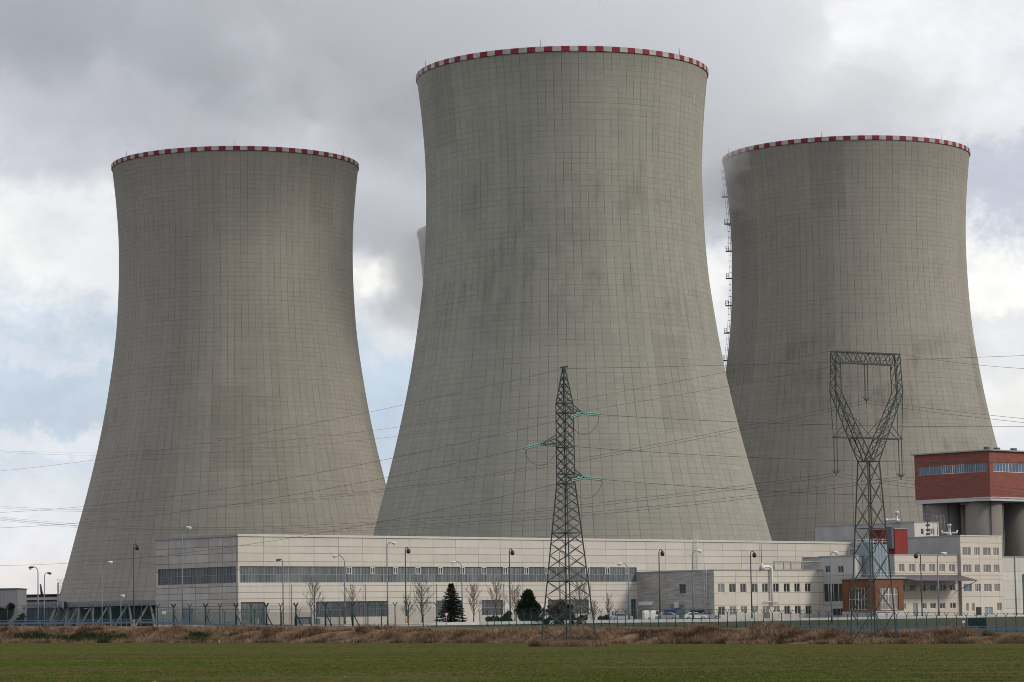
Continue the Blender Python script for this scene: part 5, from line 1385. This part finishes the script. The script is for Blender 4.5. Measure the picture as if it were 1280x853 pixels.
def needles(mb, p, d, ln, w_, r_):
    for k in range(3):
        s = Vector((r_.uniform(-1, 1), r_.uniform(-1, 1), r_.uniform(-.5, .5))).normalized()
        side = d.cross(s).normalized()*w_
        mb.face([p-side*.5, p+side*.5, p+d*ln+side*.15, p+d*ln-side*.15])
def spruce(label, x, y_top, y_bot, D, wpx):
    r_ = random.Random(5); b = at(x, y_bot, D); b.z = terrain(b.x, b.y)-.1; H = at(x, y_top, D).z-b.z; Wd = wpx*D/F/2
    t = thing('spruce_tree', label, 'tree', b)
    tr = MB(); tr.tube([b, b+UPZ*H*.98], [.2, .03], 7); tr.build('trunk', 'bark', t)
    c = MB(); n = 120
    for k in range(n):
        f = (k/n)**.9; z = H*(.08+.9*f); rad = Wd*(1-f)**.82*r_.uniform(.78, 1.12)+.12; a = k*2.399
        out = Vector((math.cos(a), math.sin(a), 0)); m_ = max(4, int(rad*5.5))
        for j in range(m_):
            g = (j+.6)/m_; p = b+UPZ*(z - rad*.30*g + rad*.16*g*g)+out*rad*g
            for _ in range(3):
                d = (out*.8+Vector((r_.uniform(-.8, .8), r_.uniform(-.8, .8), r_.uniform(-.5, .25)))).normalized()
                needles(c, p, d, .42*(1.1-.3*g), .13, r_)
    c.build('crown', 'spruce', t)
spruce('dark conical spruce standing in front of the hall', 564.5, 728.5, 777.5, 508, 44)
def leafy(name, label, cat, x, y_top, y_bot, D, wpx, mat, lumps, n, leaf=.28, grp=None, seed=1, pointed=False):
    r_ = random.Random(seed); b = at(x, y_bot, D); b.z = terrain(b.x, b.y)-.1; H = at(x, y_top, D).z-b.z; Wd = wpx*D/F/2
    t = thing(name, label, cat, b, 0, grp)
    tr = MB(); tr.tube([b, b+UPZ*H*.6], [.14, .06], 6); tr.build('trunk', 'bark', t)
    L_ = []
    for k in range(lumps):
        a = r_.uniform(0, 6.28); q = math.sqrt(r_.random()); hx = r_.uniform(.12, .86)
        ww = q*Wd*(.95*(1.08-hx) if pointed else .75)
        L_.append((b+Vector((math.cos(a)*ww, math.sin(a)*min(ww, 2.5), H*hx*(1-.25*q))), r_.uniform(.10, .22)*min(H, Wd*1.6)*(1.0 if not pointed else 1.25-.7*hx)))
    c = MB()
    for _ in range(n):
        p0, rr = L_[r_.randrange(len(L_))]; v = Vector((r_.gauss(0, 1), r_.gauss(0, 1), r_.gauss(0, 1))).normalized(); p = p0+v*rr*r_.uniform(.55, 1.1)
        if p.z < b.z+.05: p.z = b.z+.05+r_.random()*.3
        d = (v+Vector((r_.uniform(-.6, .6), r_.uniform(-.6, .6), r_.uniform(-.2, .8)))).normalized(); s_ = d.cross(Vector((r_.uniform(-1, 1), r_.uniform(-1, 1), r_.uniform(-1, 1)))).normalized()*leaf*.4
        c.face([p-s_, p+s_, p+d*leaf*r_.uniform(.8, 1.6)])
    c.build('crown', mat, t)
leafy('pine_tree', 'broad dark pine bush with a pointed top left of the slim pylon', 'tree', 661, 729, 777.5, 505, 42, 'pine', 46, 9000, .36, None, 3, True)
leafy('shrub', 'low dark shrub between the bare tree and the pine', 'shrub', 634, 760, 778, 500, 12, 'hedge', 8, 1500, .3, None, 4)
leafy('shrub', 'brown leafless looking shrub behind the slim pylon', 'shrub', 700, 749, 778, 512, 44, 'brown_bush', 16, 4200, .3, None, 5)
leafy('hedge', 'long low dark hedge before the low hall windows', 'hedge', 622, 769, 779, 499, 52, 'hedge', 22, 4200, .25, None, 6)
leafy('shrub', 'low shrubs at the hall corner right of the slim pylon', 'shrub', 756, 768, 777, 500, 26, 'hedge', 12, 2000, .25, None, 7)
leafy('hedge', 'dark clipped hedge behind the slim pylon feet', 'hedge', 700, 768.5, 779, 497, 100, 'hedge', 40, 7000, .25, None, 8)
leafy('shrub', 'dark evergreen shrub at the left edge by the grey shed', 'shrub', 5, 743, 780, 520, 34, 'pine', 16, 3200, .34, None, 9)
leafy('shrub', 'low green bush beside the lone dark bush on the left', 'shrub', 26, 764, 780, 515, 20, 'hedge', 9, 1500, .3, None, 10)

# ------------------------------------------------------------------ cars
def prism(mb, prof, y0, y1, inset=0.0):
    """side profile (x,z) extruded across y; the upper points can lean in"""
    n = len(prof); V = []
    for sy, y in ((-1, y0), (1, y1)):
        for x, z in prof: V.append((x, y-sy*inset*max(0, z-.8), z))
    fs = [tuple(range(n))[::-1] if False else tuple(range(n)), tuple(range(n, 2*n))[::-1]]
    for k in range(n): k2 = (k+1) % n; fs.append((k2, k, n+k, n+k2))
    mb.mesh(V, fs)
def make_car(label, x, D, rz, paint, van=False, grp='cars parked by the annex'):
    b = at(x, 776, D); z = terrain(b.x, D)
    t = thing('parked_car', label, 'van' if van else 'car', (b.x, D, z), rz, grp)
    m = MB()
    if van: body = [(-2.3, .32), (2.3, .32), (2.35, .75), (2.2, 1.0), (1.45, 1.15), (.9, 1.85), (-2.1, 1.92), (-2.3, 1.7)]
    else: body = [(-2.1, .32), (2.1, .30), (2.15, .62), (1.95, .84), (1.0, .96), (.35, 1.42), (-.95, 1.46), (-1.75, 1.02), (-2.1, .92)]
    prism(m, body, -.85, .85, .16); o = m.build('body', paint, t, local=True)
    md = o.modifiers.new('bevel', 'BEVEL'); md.width = .05; md.segments = 2
    g_ = [(1.25, 1.16), (.88, 1.74), (.0, 1.78), (.0, 1.16)] if van else [(.88, 1.0), (.33, 1.36), (-.9, 1.40), (-1.5, 1.02)]
    for y, s in ((-.85, -1), (.85, 1)):
        m = MB(); q = [(gx, y-s*.16*max(0, gz-.8)+s*.012, gz) for gx, gz in g_]; m.face(q if s > 0 else q[::-1]); m.build('side_window', 'car_glass', t, local=True)
    ws = [(1.42, 1.2), (.95, 1.8)] if van else [(.98, .985), (.38, 1.40)]
    m = MB(); (ax, az), (bx_, bz) = ws; m.face([(ax+.03, -.72, az+.02), (ax+.03, .72, az+.02), (bx_+.03, .64, bz+.02), (bx_+.03, -.64, bz+.02)]); m.build('windscreen', 'car_glass', t, local=True)
    for wx in (-1.35, 1.35):
        for wy in (-.8, .8):
            m = MB(); m.tube([(wx, wy-.11, .32), (wx, wy+.11, .32)], .32, 18); wo = m.build('wheel', 'tyre', t, local=True)
            m = MB(); s = 1 if wy > 0 else -1; m.tube([(wx, wy+s*.09, .32), (wx, wy+s*.125, .32)], .19, 14); m.build('rim', 'rim_alloy', wo, local=True)
    for wy in (-.62, .62):
        m = MB(); m.box((2.08 if not van else 2.28, wy-.16, .62), (.06, 0, 0), (0, .32, 0), (0, 0, .15)); m.build('headlight', 'headlight', t, local=True)
    return t
make_car('silver car parked beside the hall end door', 777, 535, R(12), 'car_silver')
make_car('white van parked by the grey side wall', 818, 540, R(20), 'car_white', True)
make_car('silver car right of the white van', 834, 536, R(165), 'car_silver')
make_car('white car parked before the garage opening', 869, 538, R(8), 'car_white')
make_car('pale silver car at the foot of the white ladder', 887, 540, R(-5), 'car_silver')

# ------------------------------------------------------------------ signs and small yard things
def sign(label, x, y0, y1, wpx, D, kind):
    a = at(x, y0, D); wv = wpx*D/F; h = (at(x, y0, D)-at(x, y1, D)).z; gz = terrain(a.x, D)
    t = thing('road_sign', label, 'sign', (a.x, D, gz))
    m = MB(); m.tube([(a.x, D+.06, gz-.1), (a.x, D+.06, a.z)], .05, 6); m.build('post', 'pole', t)
    m = MB()
    if kind == 'yield':
        T = lambda s, y: [(a.x-wv/2*s, y, a.z-(1-s)*h*.28), (a.x+wv/2*s, y, a.z-(1-s)*h*.28), (a.x, y, a.z-h+(1-s)*h*.42)]
        p0, p1 = T(1, D), T(1, D+.04); m.face(p0[::-1]); m.face(p1)
        for k in range(3): m.face([p0[k], p0[(k+1) % 3], p1[(k+1) % 3], p1[k]])
        m.build('plate', 'sign_red', t, weld=True); m = MB(); m.face(T(.62, D-.006)[::-1]); m.build('inner_plate', 'sign_white', t)
    else:
        m.box((a.x-wv/2, D, a.z-h), (wv, 0, 0), (0, .05, 0), (0, 0, h)); m.build('plate', kind, t)
        if kind == 'blue':
            m = MB(); m.box((a.x-wv*.1, D-.012, a.z-h*.85), (wv*.2, 0, 0), (0, .01, 0), (0, 0, h*.7)); m.build('mark', 'sign_white', t)
            m = MB(); m.box((a.x-wv*.32, D-.018, a.z-h*.48), (wv*.64, 0, 0), (0, .004, 0), (0, 0, h*.16)); m.build('mark', 'sign_white', t)
sign('triangular give way sign before the spruce', 558, 766.5, 772, 6.5, 490, 'yield')
sign('blue square sign with white mark right of the slim pylon', 767.5, 764.5, 769, 5.5, 490, 'blue')
sign('small white plate on the left fence', 205, 764, 768, 5, 446, 'sign_white')
sign('small white plate below the right hand fence', 1204.5, 776, 779, 3.2, 426, 'sign_white')
def cabinet(label, x, y0, y1, wpx, D, mat):
    a = at(x, y0, D); wv = wpx*D/F; gz = terrain(a.x, D)
    t = thing('utility_cabinet', label, 'cabinet', (a.x, D, gz), 0, 'cabinets in the yard')
    h = a.z-gz; m = MB(); m.box((a.x-wv/2, D, gz-.1), (wv, 0, 0), (0, 1.2, 0), (0, 0, h+.1)); m.build('case', mat, t)
    m = MB(); m.box((a.x-wv/2-.08, D-.1, a.z+.003), (wv+.16, 0, 0), (0, 1.4, 0), (0, 0, .08)); m.build('lid', 'frame_g', t)
    m = MB(); m.box((a.x-wv*.4, D-.03, gz+.2), (wv*.8, 0, 0), (0, .028, 0), (0, 0, h*.75)); m.build('door', 'frame_g', t)
cabinet('pale blue cabinet below the first low hall window', 308, 773, 780, 8, 512, 'door_blue')
cabinet('light cabinet to the right of the pale blue one', 319, 773, 780, 7, 512, 'plinth')
cabinet('dark container behind the fence left of the first bare tree', 378, 772, 780, 20, 508, 'pole_dark')
cabinet('blue grey cabinet at the foot of the first bare tree', 396, 774, 780, 8, 509, 'door_blue')
cabinet('grey cabinet under the white pipe of the annex', 959, 766, 774, 6, 515, 'pole_dark')

# net-covered dark section of the right hand fence
def dark_net():
    a = at(1209, 772, 424); b = at(1233, 772, 423); za = terrain(a.x, 424); m = MB()
    t = thing('shade_net', 'dark green net hung on the right hand fence', 'net', (a.x, 424, za))
    mt = simple('shade_net_cloth', (.012, .03, .03), .9, 0, .3, 2)
    m.box((a.x, 423.6, za), (b.x-a.x, 0, 0), (0, .03, 0), (0, 0, at(1209, 773, 424).z-za)); m.build('cloth', mt, t)
dark_net()
